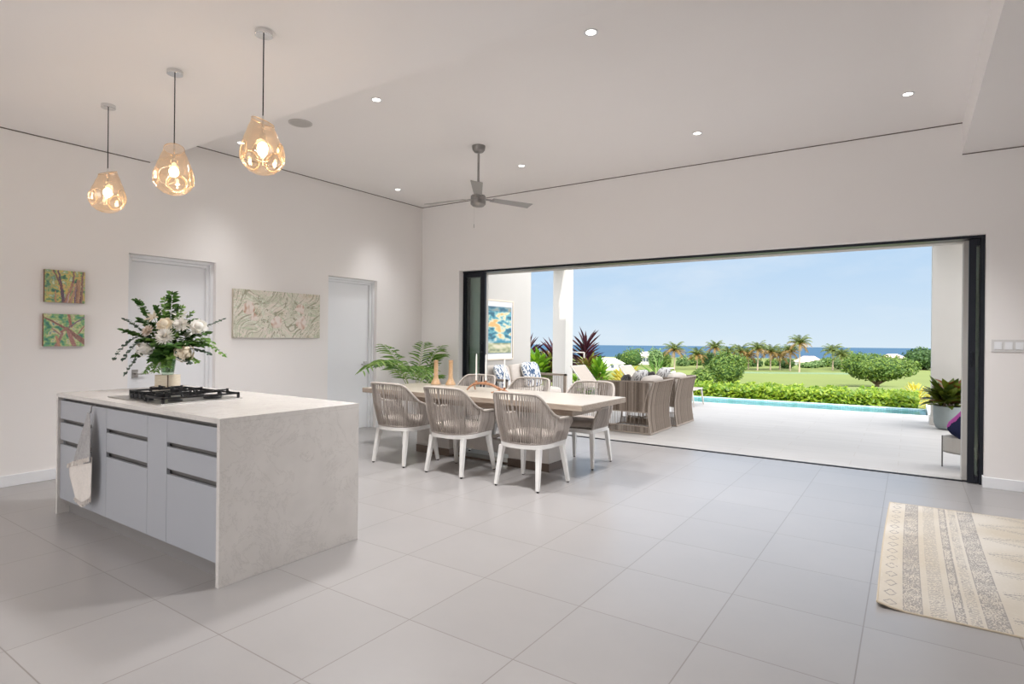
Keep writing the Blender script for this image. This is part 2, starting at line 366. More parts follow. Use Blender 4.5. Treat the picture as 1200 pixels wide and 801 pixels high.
for x, y, wh in spots:
    lab = 'added unseen fill lamp shaped as a ceiling light ' + wh
    if first is None:
        first = thing('ceiling_light', lab, 'ceiling light', (x, y, ZH), 0, 'recessed ceiling lights')
        MB().lathe([(.034, -.0005), (.05, -.0005), (.05, -.004), (.034, -.003)], 24, cap=False).build('trim_ring', M_white, first)
        MB().cyl((0, 0, -.0025), .034, .002, 24).build('diffuser', M_lamp, first); downlight(first)
    else:
        o_ = dup(first, (x, y, ZH), 0, lab)
        if x < -6:      # the two beside the wall are narrow and dimmed
            for q_ in o_.children:
                if q_.type == 'LIGHT':
                    if 'dim' not in globals(): dim = q_.data.copy(); dim.energy = 34; dim.spot_size = R_(84)
                    q_.data = dim
        elif y > 5.9:   # the ones near the opening are narrower
            for q_ in o_.children:
                if q_.type == 'LIGHT':
                    if 'nar' not in globals(): nar = q_.data.copy(); nar.energy = 150; nar.spot_size = R_(96)
                    q_.data = nar
kitchen_fill = [q_ for q_ in first.children if q_.type == 'LIGHT'][0].data.copy(); kitchen_fill.energy = 62; kitchen_fill.spot_size = R_(120)  # unseen lamps added in the low ceiling to brighten the kitchen
for x, y, wh in ((-4.6, -.2, 'over the kitchen aisle, left'), (-2.2, -.2, 'over the kitchen aisle, middle'), (.2, -.2, 'in the low ceiling right behind the viewer')):
    kd_ = dup(first, (x, y, ZK), 0, 'added unseen fill lamp shaped as a ceiling light ' + wh)
    for q_ in kd_.children:
        if q_.type == 'LIGHT': q_.data = kitchen_fill
sp = thing('ceiling_speaker', 'flat round grey speaker grille in the ceiling right of the pendants', 'speaker', (-4.997, 3.576, ZH))
MB().lathe([(.0, -.006), (.098, -.006)], 32, cap=False).build('grille', mat('speaker_mesh', (196, 192, 188), .7, bump=.3, bscale=400), sp)
MB().lathe([(.098, -.007), (.112, -.006), (.114, 0)], 32, cap=False).build('rim', mat('speaker_rim', (205, 201, 198), .5), sp)

# ceiling fan
fan = thing('ceiling_fan', 'three-blade grey metal ceiling fan on a rod with a pull chain', 'ceiling fan', (-3.933, 5.079, ZH))
M_fan = mat('fan_grey_metal', (150, 147, 144), .38, metal=.7)
M_blade = mat('fan_blade_grey', (168, 165, 162), .45, metal=.3)
MB().lathe([(.02, -.075), (.05, -.068), (.068, -.045), (.073, -.01), (.073, 0)], 28).build('canopy', M_fan, fan, smooth=True)
MB().cyl((0, 0, -.53), .0125, .47, 14).build('rod', M_fan, fan, smooth=True)
MB().lathe([(.02, -.50), (.03, -.53), (.075, -.545), (.082, -.555), (.082, -.585), (.076, -.59), (.076, -.6), (.084, -.605), (.083, -.64), (.06, -.662), (.02, -.668)], 32).build('motor', M_fan, fan, smooth=True)
for a in (R_(-90)+YAW+R_(2), R_(30)+YAW+R_(2), R_(150)+YAW+R_(2)):
    Mx = Matrix.Rotation(a, 4, 'Z') @ Matrix.Rotation(R_(-11), 4, 'X')
    bl = MB(); P = [(.17, -.045), (.68, -.062), (.685, .062), (.17, .045)]
    vs = [tuple(Mx @ Vector((x, y, z)) + Vector((0, 0, -.572))) for z in (-.003, .003) for x, y in P]
    bl.v = vs
    for q in ((3, 2, 1, 0), (4, 5, 6, 7), (0, 1, 5, 4), (1, 2, 6, 5), (2, 3, 7, 6), (3, 0, 4, 7)): bl.face(q)
    bo = bl.build('blade', M_blade, fan)
    br = MB().box((.06, -.02, -.006), (.2, .02, -.001), Matrix.Translation((0, 0, -.572)) @ Mx).build('blade_arm', M_fan, bo, bevel=.002)
pc = MB().tube([(-.03, -.03, -.66), (-.03, -.03, -.86)], .0012, 5); pc.cyl((-.03, -.03, -.90), .006, .04, 8); pc.build('pull_chain', M_steel, fan)

# pendants
def amber():
    M = bpy.data.materials.new('amber_glass'); M.use_nodes = True; t = M.node_tree; t.nodes.clear()
    tr = nd(t, 'ShaderNodeBsdfTransparent'); tr.inputs[0].default_value = (.95, .84, .73, 1)
    df = nd(t, 'ShaderNodeBsdfTranslucent'); df.inputs[0].default_value = (.95, .72, .5, 1)
    gl = nd(t, 'ShaderNodeBsdfGlossy'); gl.inputs['Roughness'].default_value = .04; gl.inputs[0].default_value = (1, .93, .82, 1)
    lw = nd(t, 'ShaderNodeLayerWeight', i_Blend=.5); pw = nd(t, 'ShaderNodeMath', operation='POWER'); pw.inputs[1].default_value = 2.2; t.links.new(lw.outputs['Facing'], pw.inputs[0])
    ma = nd(t, 'ShaderNodeMath', operation='MULTIPLY_ADD'); ma.inputs[1].default_value = .6; ma.inputs[2].default_value = .1; t.links.new(pw.outputs[0], ma.inputs[0])
    m1 = nd(t, 'ShaderNodeMixShader'); m1.inputs[0].default_value = .035; t.links.new(tr.outputs[0], m1.inputs[1]); t.links.new(df.outputs[0], m1.inputs[2])
    m2_ = nd(t, 'ShaderNodeMixShader'); t.links.new(ma.outputs[0], m2_.inputs[0]); t.links.new(m1.outputs[0], m2_.inputs[1]); t.links.new(gl.outputs[0], m2_.inputs[2])
    o = nd(t, 'ShaderNodeOutputMaterial'); t.links.new(m2_.outputs[0], o.inputs[0]); return M
M_amber = amber(); M_bulb = mat('warm_bulb', (255, 240, 215), .4, emit=(255, 222, 175), es=14)
M_ridge = mat('pale_glass_ridge', (255, 232, 200), .08, trans=.4, coat=.5)
M_rim = mat('glass_rim_gold', (240, 190, 130), .15, metal=.6)
for i, (x, y, wh, dents) in enumerate([(-5.222, 1.993, 'left-most of the three above the island', (-35, 60, 150, -120)),
                              (-4.158, 1.984, 'middle one of the three above the island', (-20, 75, 170, -105)),
                              (-3.175, 2.016, 'right-most of the three, hanging closest to the camera', (0, 72, 145, -72, 215))]):
    p = thing('pendant_lamp', 'amber blown-glass pendant lamp, ' + wh, 'pendant lamp', (x, y, ZK), 0, 'glass pendants over the island')
    MB().cyl((0, 0, -.028), .05, .028, 28).build('canopy', M_chrome, p, smooth=True, bevel=.003)
    MB().tube([(0, 0, -.028), (0, 0, -.5)], .0035, 8).build('cable', M_iron, p)
    MB().tube([(0, 0, -.5), (0, 0, -.62)], .006, 8).cyl((0, 0, -.655), .017, .05, 14).build('socket', M_chrome, p, smooth=True)
    sh = MB(); K, N = 64, 48; prof = [(0, .062), (.06, .066), (.2, .085), (.4, .108), (.58, .124), (.72, .122), (.84, .105), (.93, .075), (.98, .04), (1, .003)]
    def rad(u):
        for (a, ra), (b_, rb) in zip(prof, prof[1:]):
            if u <= b_:
                q = (u-a)/(b_-a); q = q*q*(3-2*q)*.5+q*.5; return ra+(rb-ra)*q
        return .003
    zt, hh = -.535, .315
    view = math.atan2(-y, -x)
    ds = [(view+R_(d), .66 if k_ % 2 == 0 else .6) for k_, d in enumerate(dents)]
    for a in range(N+1):
        u = a/N
        for j in range(K):
            g_ = 2*PI*j/K; r = rad(u); zz = zt - u*hh + (1-u)*.022*math.sin(g_+i*2)
            P0 = Vector((r*math.cos(g_), r*math.sin(g_), zz))
            for dg, du in ds:
                cc = Vector((.125*math.cos(dg), .125*math.sin(dg), zt-du*hh)); n_ = Vector((math.cos(dg), math.sin(dg), 0))
                d_ = ((P0-cc)-n_*(P0-cc).dot(n_)).length
                if (P0.x*n_.x+P0.y*n_.y) > 0 and d_ < .07:
                    if d_ < .058: depth_ = .034*(1-(d_/.058)**2)**.8; P0 = P0 - n_*depth_
                    else: P0 = P0 + n_*.004*(1-(d_-.058)/.012)
            sh.v.append(tuple(P0))
    for a in range(N):
        for j in range(K): sh.face((a*K+j, (a+1)*K+j, (a+1)*K+(j+1) % K, a*K+(j+1) % K))
    sho = sh.build('glass_shade', M_amber, p, smooth='all')
    for dg, du in ds:
        rg = []
        for j in range(28):
            ta = 2*PI*j/28; off = .054*math.cos(ta); zo = .056*math.sin(ta); uu = min(.985, max(.02, du+(-zo)/hh)); r_ = rad(uu)
            da = math.asin(max(-.95, min(.95, off/max(r_, .055)))); rg.append(((r_+.001)*math.cos(dg+da), (r_+.001)*math.sin(dg+da), zt-uu*hh))
        MB().tube(rg, .0026, 6, closed=True).build('dent_ridge', M_ridge, sho, smooth=True)
    rimp = [(rad(0)*math.cos(2*PI*j/32), rad(0)*math.sin(2*PI*j/32), zt+.022*math.sin(2*PI*j/32+i*2)) for j in range(32)]
    MB().tube(rimp, .0018, 6, closed=True).build('glass_lip', M_rim, sho, smooth=True)
    MB().ell((0, 0, -.69), (.03, .03, .035), 16, 12).build('bulb', M_bulb, p, smooth='all')
    pl = bpy.data.lights.new('pendant_light', 'POINT'); pl.energy = 1.5; pl.color = (1, .88, .72); pl.shadow_soft_size = .035
    plo = bpy.data.objects.new('pendant_light', pl); COL.objects.link(plo); plo.parent = p; plo.location = (0, 0, -.755)

# ------------------------------------------------------------------ kitchen island
def quartz():
    M = bpy.data.materials.new('veined_quartz'); M.use_nodes = True; t = M.node_tree; b = t.nodes['Principled BSDF']
    tcn = nd(t, 'ShaderNodeTexCoord'); n = nd(t, 'ShaderNodeTexNoise', i_Scale=4.2, i_Detail=9.0, i_Roughness=.72, i_Distortion=.9); t.links.new(tcn.outputs['Object'], n.inputs[0])
    a = nd(t, 'ShaderNodeMath', operation='SUBTRACT'); a.inputs[1].default_value = .5; t.links.new(n.outputs[0], a.inputs[0]); ab = nd(t, 'ShaderNodeMath', operation='ABSOLUTE'); t.links.new(a.outputs[0], ab.inputs[0])
    r = nd(t, 'ShaderNodeValToRGB'); r.color_ramp.elements[0].position = 0; r.color_ramp.elements[0].color = lin((196, 191, 186)); r.color_ramp.elements[1].position = .016; r.color_ramp.elements[1].color = lin((209, 204, 199)); t.links.new(ab.outputs[0], r.inputs[0])
    n3 = nd(t, 'ShaderNodeTexNoise', i_Scale=7.0, i_Detail=6.0); t.links.new(tcn.outputs['Object'], n3.inputs[0])
    r3 = nd(t, 'ShaderNodeMapRange'); r3.inputs[1].default_value = .35; r3.inputs[2].default_value = .65; r3.inputs[3].default_value = .97; r3.inputs[4].default_value = 1.03; t.links.new(n3.outputs[0], r3.inputs[0])
    mu = nd(t, 'ShaderNodeMix', data_type='RGBA', blend_type='MULTIPLY'); mu.inputs[0].default_value = 1; t.links.new(r.outputs[0], mu.inputs[6]); t.links.new(r3.outputs[0], mu.inputs[7]); t.links.new(mu.outputs[2], b.inputs['Base Color'])
    b.inputs['Roughness'].default_value = .22; MATS['quartz'] = M; return M
M_quartz = quartz()
M_cab = mat('grey_satin_lacquer', (166, 168, 173), .38)
M_chan = mat('grip_channel_grey', (120, 117, 115), .45, metal=.3)
IX0, IX1, IY0, IY1, IZ = -5.314, -3.051, 1.704, 2.66, .91
isl = thing('kitchen_island', 'long kitchen island with white quartz top and grey drawer fronts', 'kitchen island', ((IX0+IX1)/2, (IY0+IY1)/2, 0))
ox, oy = isl.location.x, isl.location.y
def I(x, y, z): return (x-ox, y-oy, z)
MB().box(I(IX0, IY0, IZ-.03), I(IX1, IY1, IZ)).build('worktop', M_quartz, isl, bevel=.002)
MB().box(I(IX1-.03, IY0, 0), I(IX1, IY1, IZ-.03)).build('end_panel', M_quartz, isl, bevel=.002)
MB().box(I(IX0, IY0, 0), I(IX0+.025, IY1, IZ-.03)).build('end_panel', M_quartz, isl, bevel=.002)
MB().box(I(IX0+.025, IY0+.05, .12), I(IX1-.03, IY1-.02, IZ-.03)).build('carcass', M_chan, isl)
MB().box(I(IX0+.025, IY0+.08, 0), I(IX1-.03, IY1-.05, .12)).build('plinth', mat('plinth_grey', (150, 147, 145), .4, metal=.3), isl)
yf = IY0+.018
for k, (a, b_) in enumerate(((-5.289, -4.729), (-4.492, -3.906), (-3.661, -3.083))):
    for j, (z0, z1) in enumerate(((.719, .854), (.56, .690), (.118, .526))):
        MB().box(I(a+.0015, yf, z0), I(b_-.0015, yf+.02, z1)).build('drawer' if j < 2 else 'door', M_cab, isl, bevel=.0012)
    for z0, z1 in ((.526, .56), (.69, .719)):
        q = MB().box(I(a+.003, yf+.006, z1-.006), I(b_-.003, yf+.05, z1-.003)).box(I(a+.003, yf+.045, z0), I(b_-.003, yf+.05, z1))
        q.build('grip_channel', M_chan, isl)
for a, b_ in ((-4.729, -4.492), (-3.906, -3.661)):
    MB().box(I(a+.0015, yf, .118), I(b_-.0015, yf+.02, .854)).build('filler_panel', M_cab, isl, bevel=.0012)
MB().box(I(IX0+.025, yf+.02, .118), I(IX0+.03, yf+.04, .88)).build('side_strip', M_cab, isl)

# cooktop
ck = thing('gas_cooktop', 'five-burner gas cooktop with black cast-iron grates set in the island', 'cooktop', (-4.30, 2.075, IZ))
MB().box((-.385, -.275, 0), (.385, .275, .006)).build('steel_plate', M_steel, ck, bevel=.002)
burn = [(-.25, .13, .04), (.25, .13, .045), (-.07, -.05, .03), (.25, -.12, .035), (.0, .13, .055)]
for x, y, r in burn:
    bb = MB().lathe([(r*1.25, .006), (r*1.25, .014), (r*.9, .018), (r*.9, .024), (0.001, .026)], 20, (x, y, 0)).build('burner', M_iron, ck, smooth=True)
for gx0, gx1 in ((-.375, -.13), (-.12, .12), (.13, .375)):
    q = MB(); y0, y1 = (-.1 if gx0 < 0 and gx0 > -.2 else -.26), .26
    if gx0 < -.3: y0 = -.14
    zt = .058
    q.box((gx0, y0, .032), (gx1, y0+.012, .044)).box((gx0, y1-.012, .032), (gx1, y1, .044)).box((gx0, y0, .032), (gx0+.012, y1, .044)).box((gx1-.012, y0, .032), (gx1, y1, .044))
    for px in (gx0, gx1-.014):
        for py in (y0, y1-.014): q.box((px, py, .006), (px+.014, py+.014, .036))
    cx = (gx0+gx1)/2
    for cy in ((y0+.25*(y1-y0)), (y0+.75*(y1-y0))) if y1-y0 > .4 else ((y0+y1)/2,):
        for an in range(4):
            dx, dy = math.cos(an*PI/2), math.sin(an*PI/2)
            hx = (gx1-gx0)/2 if dx else min(.11, (y1-y0)/2)
            ex, ey = cx+dx*hx*.98, cy+dy*hx*.98
            sx_, sy_ = cx+dx*.028, cy+dy*.028
            q.tube([(ex, ey, .038), (ex-dx*.01, ey-dy*.01, zt), (sx_, sy_, zt)], .0062, 4)
            q.box((ex-dx*.012-.006, ey-dy*.012-.006, .03), (ex-dx*.012+.006, ey-dy*.012+.006, zt+.008))
    q.build('grate', M_iron, ck)
for i in range(5):
    kb = MB().cyl((-.16+i*.06, -.20, .006), .021, .032, 16).box((-.164+i*.06, -.222, .036), (-.156+i*.06, -.178, .052)).build('knob', M_iron, ck, smooth=True)

# towel on the island front
def towel():
    q = thing('kitchen_towel', 'grey tea towel with cream fringed end hanging from the island front', 'towel', (-4.665, IY0-.004, .86))
    M_tg = mat('towel_grey_linen', (168, 165, 164), .95, var=.1, vscale=60, bump=.3, bscale=300)
    M_tc = mat('towel_cream_linen', (222, 214, 206), .95, var=.05, vscale=60, bump=.3, bscale=300)
    MB().tube([(0, .02, .0), (0, -.004, .0), (-.003, -.006, -.03), (-.01, -.008, -.05)], .005, 6).build('hanging_loop', M_tg, q)
    K, N = 36, 30
    def sheet(f, name, M):
        b_ = MB()
        for i in range(N+1):
            for j in range(K+1): b_.v.append(f(i/N, j/K))
        for i in range(N):
            for j in range(K):
                a = i*(K+1)+j; b_.face((a, a+1, a+K+2, a+K+1))
        o = b_.build(name, M, q, smooth='all'); sm = o.modifiers.new('thickness', 'SOLIDIFY'); sm.thickness = .004; return o
    def fold(s_, t, ph=0): return .010*math.sin(s_*9+ph+t*2)*min(1, t*3)
    def grey(t, s_):
        wdt = .012+.105*t**.8; left = -.010-.195*t**1.15; right = .018+.085*t**.7
        x = left+(right-left)*s_; z = -.045-(.325+.07*(1-s_))*t
        return (x, -.022-.012*t-abs(fold(s_, t)), z)
    sheet(grey, 'grey_cloth', M_tg)
    def cream(t, s_):
        xl = -.245+.05*t+.10*max(0, t-.4); xr = .100-.01*t
        zt_ = -.43+.09*s_
        x = xl+(xr-xl)*s_; z = zt_-t*(.13+.15*math.sin(PI*(.15+.55*s_)))
        return (x, -.042-.006*math.sin(s_*11+1)-.006*math.sin(s_*5), z)
    sheet(cream, 'cream_end', M_tc)
    f_ = MB(); rr = random.Random(3)
    for k_ in range(70):
        s_ = rr.random(); a = Vector(cream(0, s_)); f_.tube([a+Vector((0, 0, .006)), a+Vector((rr.uniform(-.006, .006), -.012, rr.uniform(-.006, .014))), a+Vector((rr.uniform(-.01, .01), -.014, -.02))], .0022, 4)
    f_.build('fringe', M_tc, q); f_ = MB()
    for k_ in range(80):
        s_ = rr.random(); a = Vector(cream(1, s_)); f_.tube([a, a+Vector((rr.uniform(-.008, .008), rr.uniform(-.006, .003), -.014)), a+Vector((rr.uniform(-.014, .014), rr.uniform(-.006, .003), -.028))], .0018, 4)
    f_.build('fringe', M_tc, q)
towel()

# ------------------------------------------------------------------ flowers on the island
M_leafd = leafmat('dark_leaf', (46, 84, 36), (98, 140, 66)); M_leafl = leafmat('light_leaf', (92, 140, 60), (150, 185, 96))
M_euc = leafmat('eucalyptus_leaf', (62, 84, 72), (110, 130, 112)); M_stem = mat('green_stem', (90, 120, 60), .6)
M_petal = leafmat('white_petal', (240, 236, 226), (252, 250, 246), .6, .25); M_cream = leafmat('cream_petal', (232, 218, 192), (246, 238, 220), .6, .25)
M_pinkw = leafmat('blush_petal', (226, 208, 192), (244, 232, 218), .6, .25)
def leafquad(b, p, d, up, ln, wd, bend=.15):
    """one leaf: six-point blade from p along d, folded on the midrib"""
    d = d.normalized(); s_ = d.cross(up); s_ = s_.normalized() if s_.length > 1e-5 else d.orthogonal().normalized(); n_ = s_.cross(d)
    n0 = len(b.v)
    q = lambda t, w_, h: tuple(p + d*(ln*t) + s_*(wd*w_) + n_*(ln*h))
    b.v += [q(0, 0, 0), q(.3, .5, .06-bend*.1), q(.7, .42, -bend*.35), q(1, 0, -bend), q(.7, -.42, -bend*.35), q(.3, -.5, .06-bend*.1), q(.5, 0, -.04-bend*.25)]
    for f_ in ((0, 1, 6), (1, 2, 6), (2, 3, 6), (3, 4, 6), (4, 5, 6), (5, 0, 6)): b.face([n0+i for i in f_])
VX, VY = -5.10, 2.40
trv = MB().lathe([(.125, 0), (.13, .004), (.13, .012), (.125, .016)], 36).build('round_trivet', mat('brown_stone', (150, 135, 122), .5, var=.1, vscale=40), None, smooth=True, loc=(VX, VY, IZ))
tag(trv, 'flat round brown stone trivet under the pale wooden block behind the cooktop', 'trivet')
bx = thing('wooden_block', 'square pale wooden block with dark corner seam under the glass vase', 'wooden block', (VX, VY, IZ+.016), YAW+R_(76))
MB().box((-.066, -.066, 0), (.066, .066, .098)).build('block', wood_mat('pale_wood', (228, 212, 186), (240, 228, 206), .5, (2, 2, 14)), bx, bevel=.002)
MB().box((-.0675, -.0675, 0), (-.061, -.061, .099)).build('corner_seam', mat('seam_brown', (110, 88, 68), .6), bx)
vs = thing('glass_vase', 'clear tapered glass vase of green stems on the wooden block', 'vase', (VX, VY, IZ+.115))
MB().lathe([(.001, 0), (.042, 0), (.048, .02), (.066, .17), (.068, .175), (.064, .17), (.044, .02), (.001, .012)], 32, cap=False).build('vase_glass', glass_mat('vase_glass', (232, 242, 232), .8), vs, smooth=True)
MB().lathe([(.001, .014), (.042, .02), (.058, .12), (.001, .12)], 28, cap=False).build('water', glass_mat('water_clear', (206, 222, 196), .5), vs, smooth=True)
def wpos(u, v, off=0):
    """a point of the bouquet, off metres nearer to the viewer than the vase"""
    t = (Vector((VX, VY, 0))-Vector((EYE.x, EYE.y, 0))).dot(Fw) - off
    return EYE + Fw*t + Rt*((u-600)*t/F_PX) - Up*((v-VC)*t/F_PX)
NECK = Vector((VX, VY, IZ+.26))
def stem_curve(p, n=6, low=.14):
    a = Vector((VX+(p.x-VX)*.06, VY+(p.y-VY)*.06, IZ+low)); c_ = NECK+Vector((0, 0, .10)); c_ = c_*.8+p*.2
    return [a*(1-t)**2+c_*2*t*(1-t)+p*t*t for t in [i/n for i in range(n+1)]]
def bloom(kind, p, r, lab, M, name):
    root = thing(name, lab, 'flower', p); od = (p-NECK-Vector((0, 0, .02))).normalized(); od = (od - Fw*.9).normalized()
    MB().tube([q-p for q in stem_curve(p)], .0025, 6).build('stem', M_stem, root)
    b = MB(); rr = random.Random(int(p.x*1e4) & 0xffff)
    if kind == 'mum':
        for ring, (n, el, l) in enumerate(((22, 5, 1.1), (20, 25, 1.0), (18, 45, .85), (12, 65, .6), (8, 80, .45))):
            for k in range(n):
                az = 2*PI*k/n+ring*.3+rr.uniform(-.1, .1); e_ = R_(el+rr.uniform(-6, 6))
                lo = Vector((math.cos(az)*math.cos(e_), math.sin(az)*math.cos(e_), math.sin(e_)))
                a1 = od.orthogonal().normalized(); a2 = od.cross(a1); d = a1*lo.x+a2*lo.y+od*lo.z
                leafquad(b, d*r*.12, d, od+d*.01, r*l, r*.22, -.12)
    elif kind == 'rose':
        for ring, (n, el, off_) in enumerate(((6, 15, .9), (6, 35, .85), (5, 55, .75), (4, 75, .6))):
            for k in range(n):
                az = 2*PI*k/n+ring*.6; e_ = R_(el)
                lo = Vector((math.cos(az)*math.cos(e_), math.sin(az)*math.cos(e_), math.sin(e_)))
                a1 = od.orthogonal().normalized(); a2 = od.cross(a1); d = a1*lo.x+a2*lo.y+od*lo.z
                leafquad(b, -od*r*.5+d*r*.1, (d*1+od*.25), -od, r*1.5*off_, r*1.5, -.45)
        b.ell((0, 0, 0), (r*.72, r*.72, r*.72), 12, 8)
    elif kind == 'hyd':
        for k in range(95):
            d = Vector((rr.gauss(0, 1), rr.gauss(0, 1), rr.gauss(0, 1))).normalized()
            if d.dot(od) < -.5: continue
            c_ = d*r*rr.uniform(.85, 1); a1 = d.orthogonal().normalized(); a1 = Matrix.Rotation(rr.random()*6, 4, d) @ a1; a2 = d.cross(a1)
            for g_ in (a1, a2, -a1, -a2): leafquad(b, c_, g_+d*.25, d, r*.2, r*.19, .1)
        b.ell((0, 0, 0), (r*.7, r*.7, r*.7), 10, 7)
    elif kind == 'lily':
        for k in range(6):
            az = 2*PI*k/6; a1 = od.orthogonal().normalized(); a2 = od.cross(a1); d = a1*math.cos(az)+a2*math.sin(az)+od*.7
            leafquad(b, -od*r*.3, d, od, r*1.6, r*.55, .25)
    b.build('petals', M, root, smooth='all')
bloom('rose', wpos(192.5, 379, .14), .046, 'round cream rose in the upper middle of the bouquet', M_cream, 'rose')
bloom('mum', wpos(193.5, 394.5, .17), .068, 'spiky white chrysanthemum at the front centre of the bouquet', M_petal, 'chrysanthemum')
bloom('mum', wpos(212, 381, .1), .058, 'spiky white chrysanthemum right of the cream rose', M_petal, 'chrysanthemum')
bloom('mum', wpos(174, 388, .08), .05, 'small blush white chrysanthemum on the left of the bouquet', M_pinkw, 'chrysanthemum')
bloom('rose', wpos(233, 382, .06), .05, 'full white rose on the right edge of the bouquet', M_petal, 'rose')
bloom('hyd', wpos(170, 408.5, .1), .068, 'white hydrangea head low on the left of the bouquet', M_petal, 'hydrangea')
bloom('hyd', wpos(216, 413, .14), .078, 'cream hydrangea head low on the right of the bouquet', M_cream, 'hydrangea')
bloom('lily', wpos(180, 371, .05), .052, 'pale lily with open petals at the upper left of the bouquet', M_cream, 'lily')
bloom('lily', wpos(212, 370, .02), .045, 'white lily half open above the right chrysanthemum', M_petal, 'lily')
bloom('rose', wpos(222, 392, -.02), .032, 'small white rosebud behind the cream hydrangea', M_petal, 'rose')
def sprig(tip, style, lab, off=0, sag=0):
    p = wpos(tip[0], tip[1], off); st = NECK.copy()
    ctrl = (st+p)/2+Vector((0, 0, .08+sag)); n = 16
    pts = [st*(1-t)**2+ctrl*2*t*(1-t)+p*t*t for t in [i/n for i in range(n+1)]]
    names = {'euc': 'eucalyptus_sprig', 'dark': 'leafy_sprig', 'light': 'leafy_sprig', 'fern': 'fern_sprig'}
    root = thing(names[style], lab, 'foliage', st, 0)
    MB().tube([q-st for q in pts], [.0025-.0015*i/n for i in range(n+1)], 5).build('stem', M_stem, root)
    b = MB(); rr = random.Random(int(tip[0]*7+tip[1])); 
    for i in range(int(n*.25), n+1):
        q = pts[i]; d = (pts[min(i+1, n)]-pts[max(i-1, 0)]).normalized()
        sd = d.cross(Vector((0, 0, 1))); sd = sd.normalized() if sd.length > .1 else Rt.copy()
        ln, wd = {'euc': (.032, .028), 'dark': (.068, .034), 'light': (.042, .022), 'fern': (.05, .010)}[style]
        reps = 3 if style == 'fern' else 2
        for k in range(reps):
            q2 = q + d*rr.uniform(-.006, .012)
            for sg in (-1, 1):
                dd = (sd*sg + d*rr.uniform(.2, .8) + Up*rr.uniform(-.4, .4))
                leafquad(b, q2-st, dd, Up+Vector((rr.uniform(-.6, .6), rr.uniform(-.6, .6), 0)) - Fw*.8, ln*rr.uniform(.75, 1.1), wd, .1)
    leafquad(b, p-st, (pts[-1]-pts[-2]), Up-Fw, .04 if style != 'fern' else .03, .018, .05)
    b.build('leaves', {'euc': M_euc, 'dark': M_leafd, 'light': M_leafl, 'fern': M_leafl}[style], root, smooth='all')
for a in (((161.7, 353), 'dark', 'tall dark leafy sprig rising at the upper left of the bouquet', 0), ((147, 374.5), 'euc', 'thin eucalyptus sprig pointing left beside the lily', 0),
          ((148.7, 388), 'dark', 'dark leafy sprig reaching left above the drooping eucalyptus', .04), ((135, 418), 'euc', 'long arching eucalyptus sprig drooping furthest left', .05, .26),
          ((145.5, 419), 'euc', 'eucalyptus sprig drooping left inside the longest one', .02, .22), ((147.5, 436), 'euc', 'low eucalyptus sprig hanging left, nearest the door handle', .1, .14),
          ((201.5, 346), 'dark', 'topmost dark sprig standing upright from the bouquet', -.03), ((192.5, 352), 'light', 'pale green sprig standing up beside the topmost dark sprig', .02),
          ((260, 374.5), 'euc', 'eucalyptus sprig rising furthest right', -.02), ((261.5, 415), 'light', 'light leafy sprig drooping to the far right', .04, .14),
          ((248, 401), 'light', 'light leafy sprig reaching right between its neighbours', .08, .02), ((244.5, 414), 'euc', 'eucalyptus sprig at the lower right of the bouquet', .1, .02),
          ((230, 423), 'light', 'short light sprig hanging right of the cream hydrangea', .14, -.02), ((221, 424.5), 'euc', 'short eucalyptus sprig hanging under the cream hydrangea', .18, -.03),
          ((171.5, 434), 'fern', 'feathery fern sprig hanging left of the vase', .15, -.02), ((182, 434), 'fern', 'feathery fern sprig hanging just left of the vase neck', .18, -.04),
          ((195, 428), 'fern', 'feathery fern sprig falling in front of the vase', .2, -.05), ((213, 361), 'light', 'pale green bud sprig above the right chrysanthemum', .04),
          ((224, 367), 'light', 'pale green sprig between the upper lily and the right rose', 0), ((240, 390), 'dark', 'dark leafy sprig right of the white rose', .03),
          ((165, 398), 'dark', 'dark leafy sprig between chrysanthemum and hydrangea at left', .12), ((205, 405), 'dark', 'dark leafy sprig in the front centre under the chrysanthemum', .22),
          ((236, 404), 'dark', 'dark leafy sprig right of the cream hydrangea', .12), ((180, 420), 'dark', 'dark leafy sprig under the white hydrangea', .14, -.03),
          ((160, 416), 'dark', 'dark leafy sprig low at the left side', .08),
          ((186, 404), 'dark', 'leafy sprig tucked between the front chrysanthemum and white hydrangea', .2), ((200, 418), 'light', 'light sprig in the front hanging over the vase rim', .22, -.03), ((222, 402), 'dark', 'leafy sprig tucked over the cream hydrangea', .12),
          ((203, 392), 'light', 'light sprig between the two white chrysanthemums', .14), ((226, 376), 'dark', 'leafy sprig between the half-open lily and the right rose', .03), ((184, 362), 'dark', 'leafy sprig above the cream rose', .02),
          ((175, 398), 'light', 'light sprig under the blush chrysanthemum', .14), ((242, 397), 'light', 'light sprig under the right white rose', .1), ((190, 412), 'dark', 'broad dark sprig above the vase rim', .2), ((208, 362), 'dark', 'leafy sprig behind the half-open lily', -.05), ((168, 376), 'dark', 'dark leafy sprig behind the pale lily', -.05)):
    sprig(a[0], a[1], a[2], a[3], a[4] if len(a) > 4 else 0)

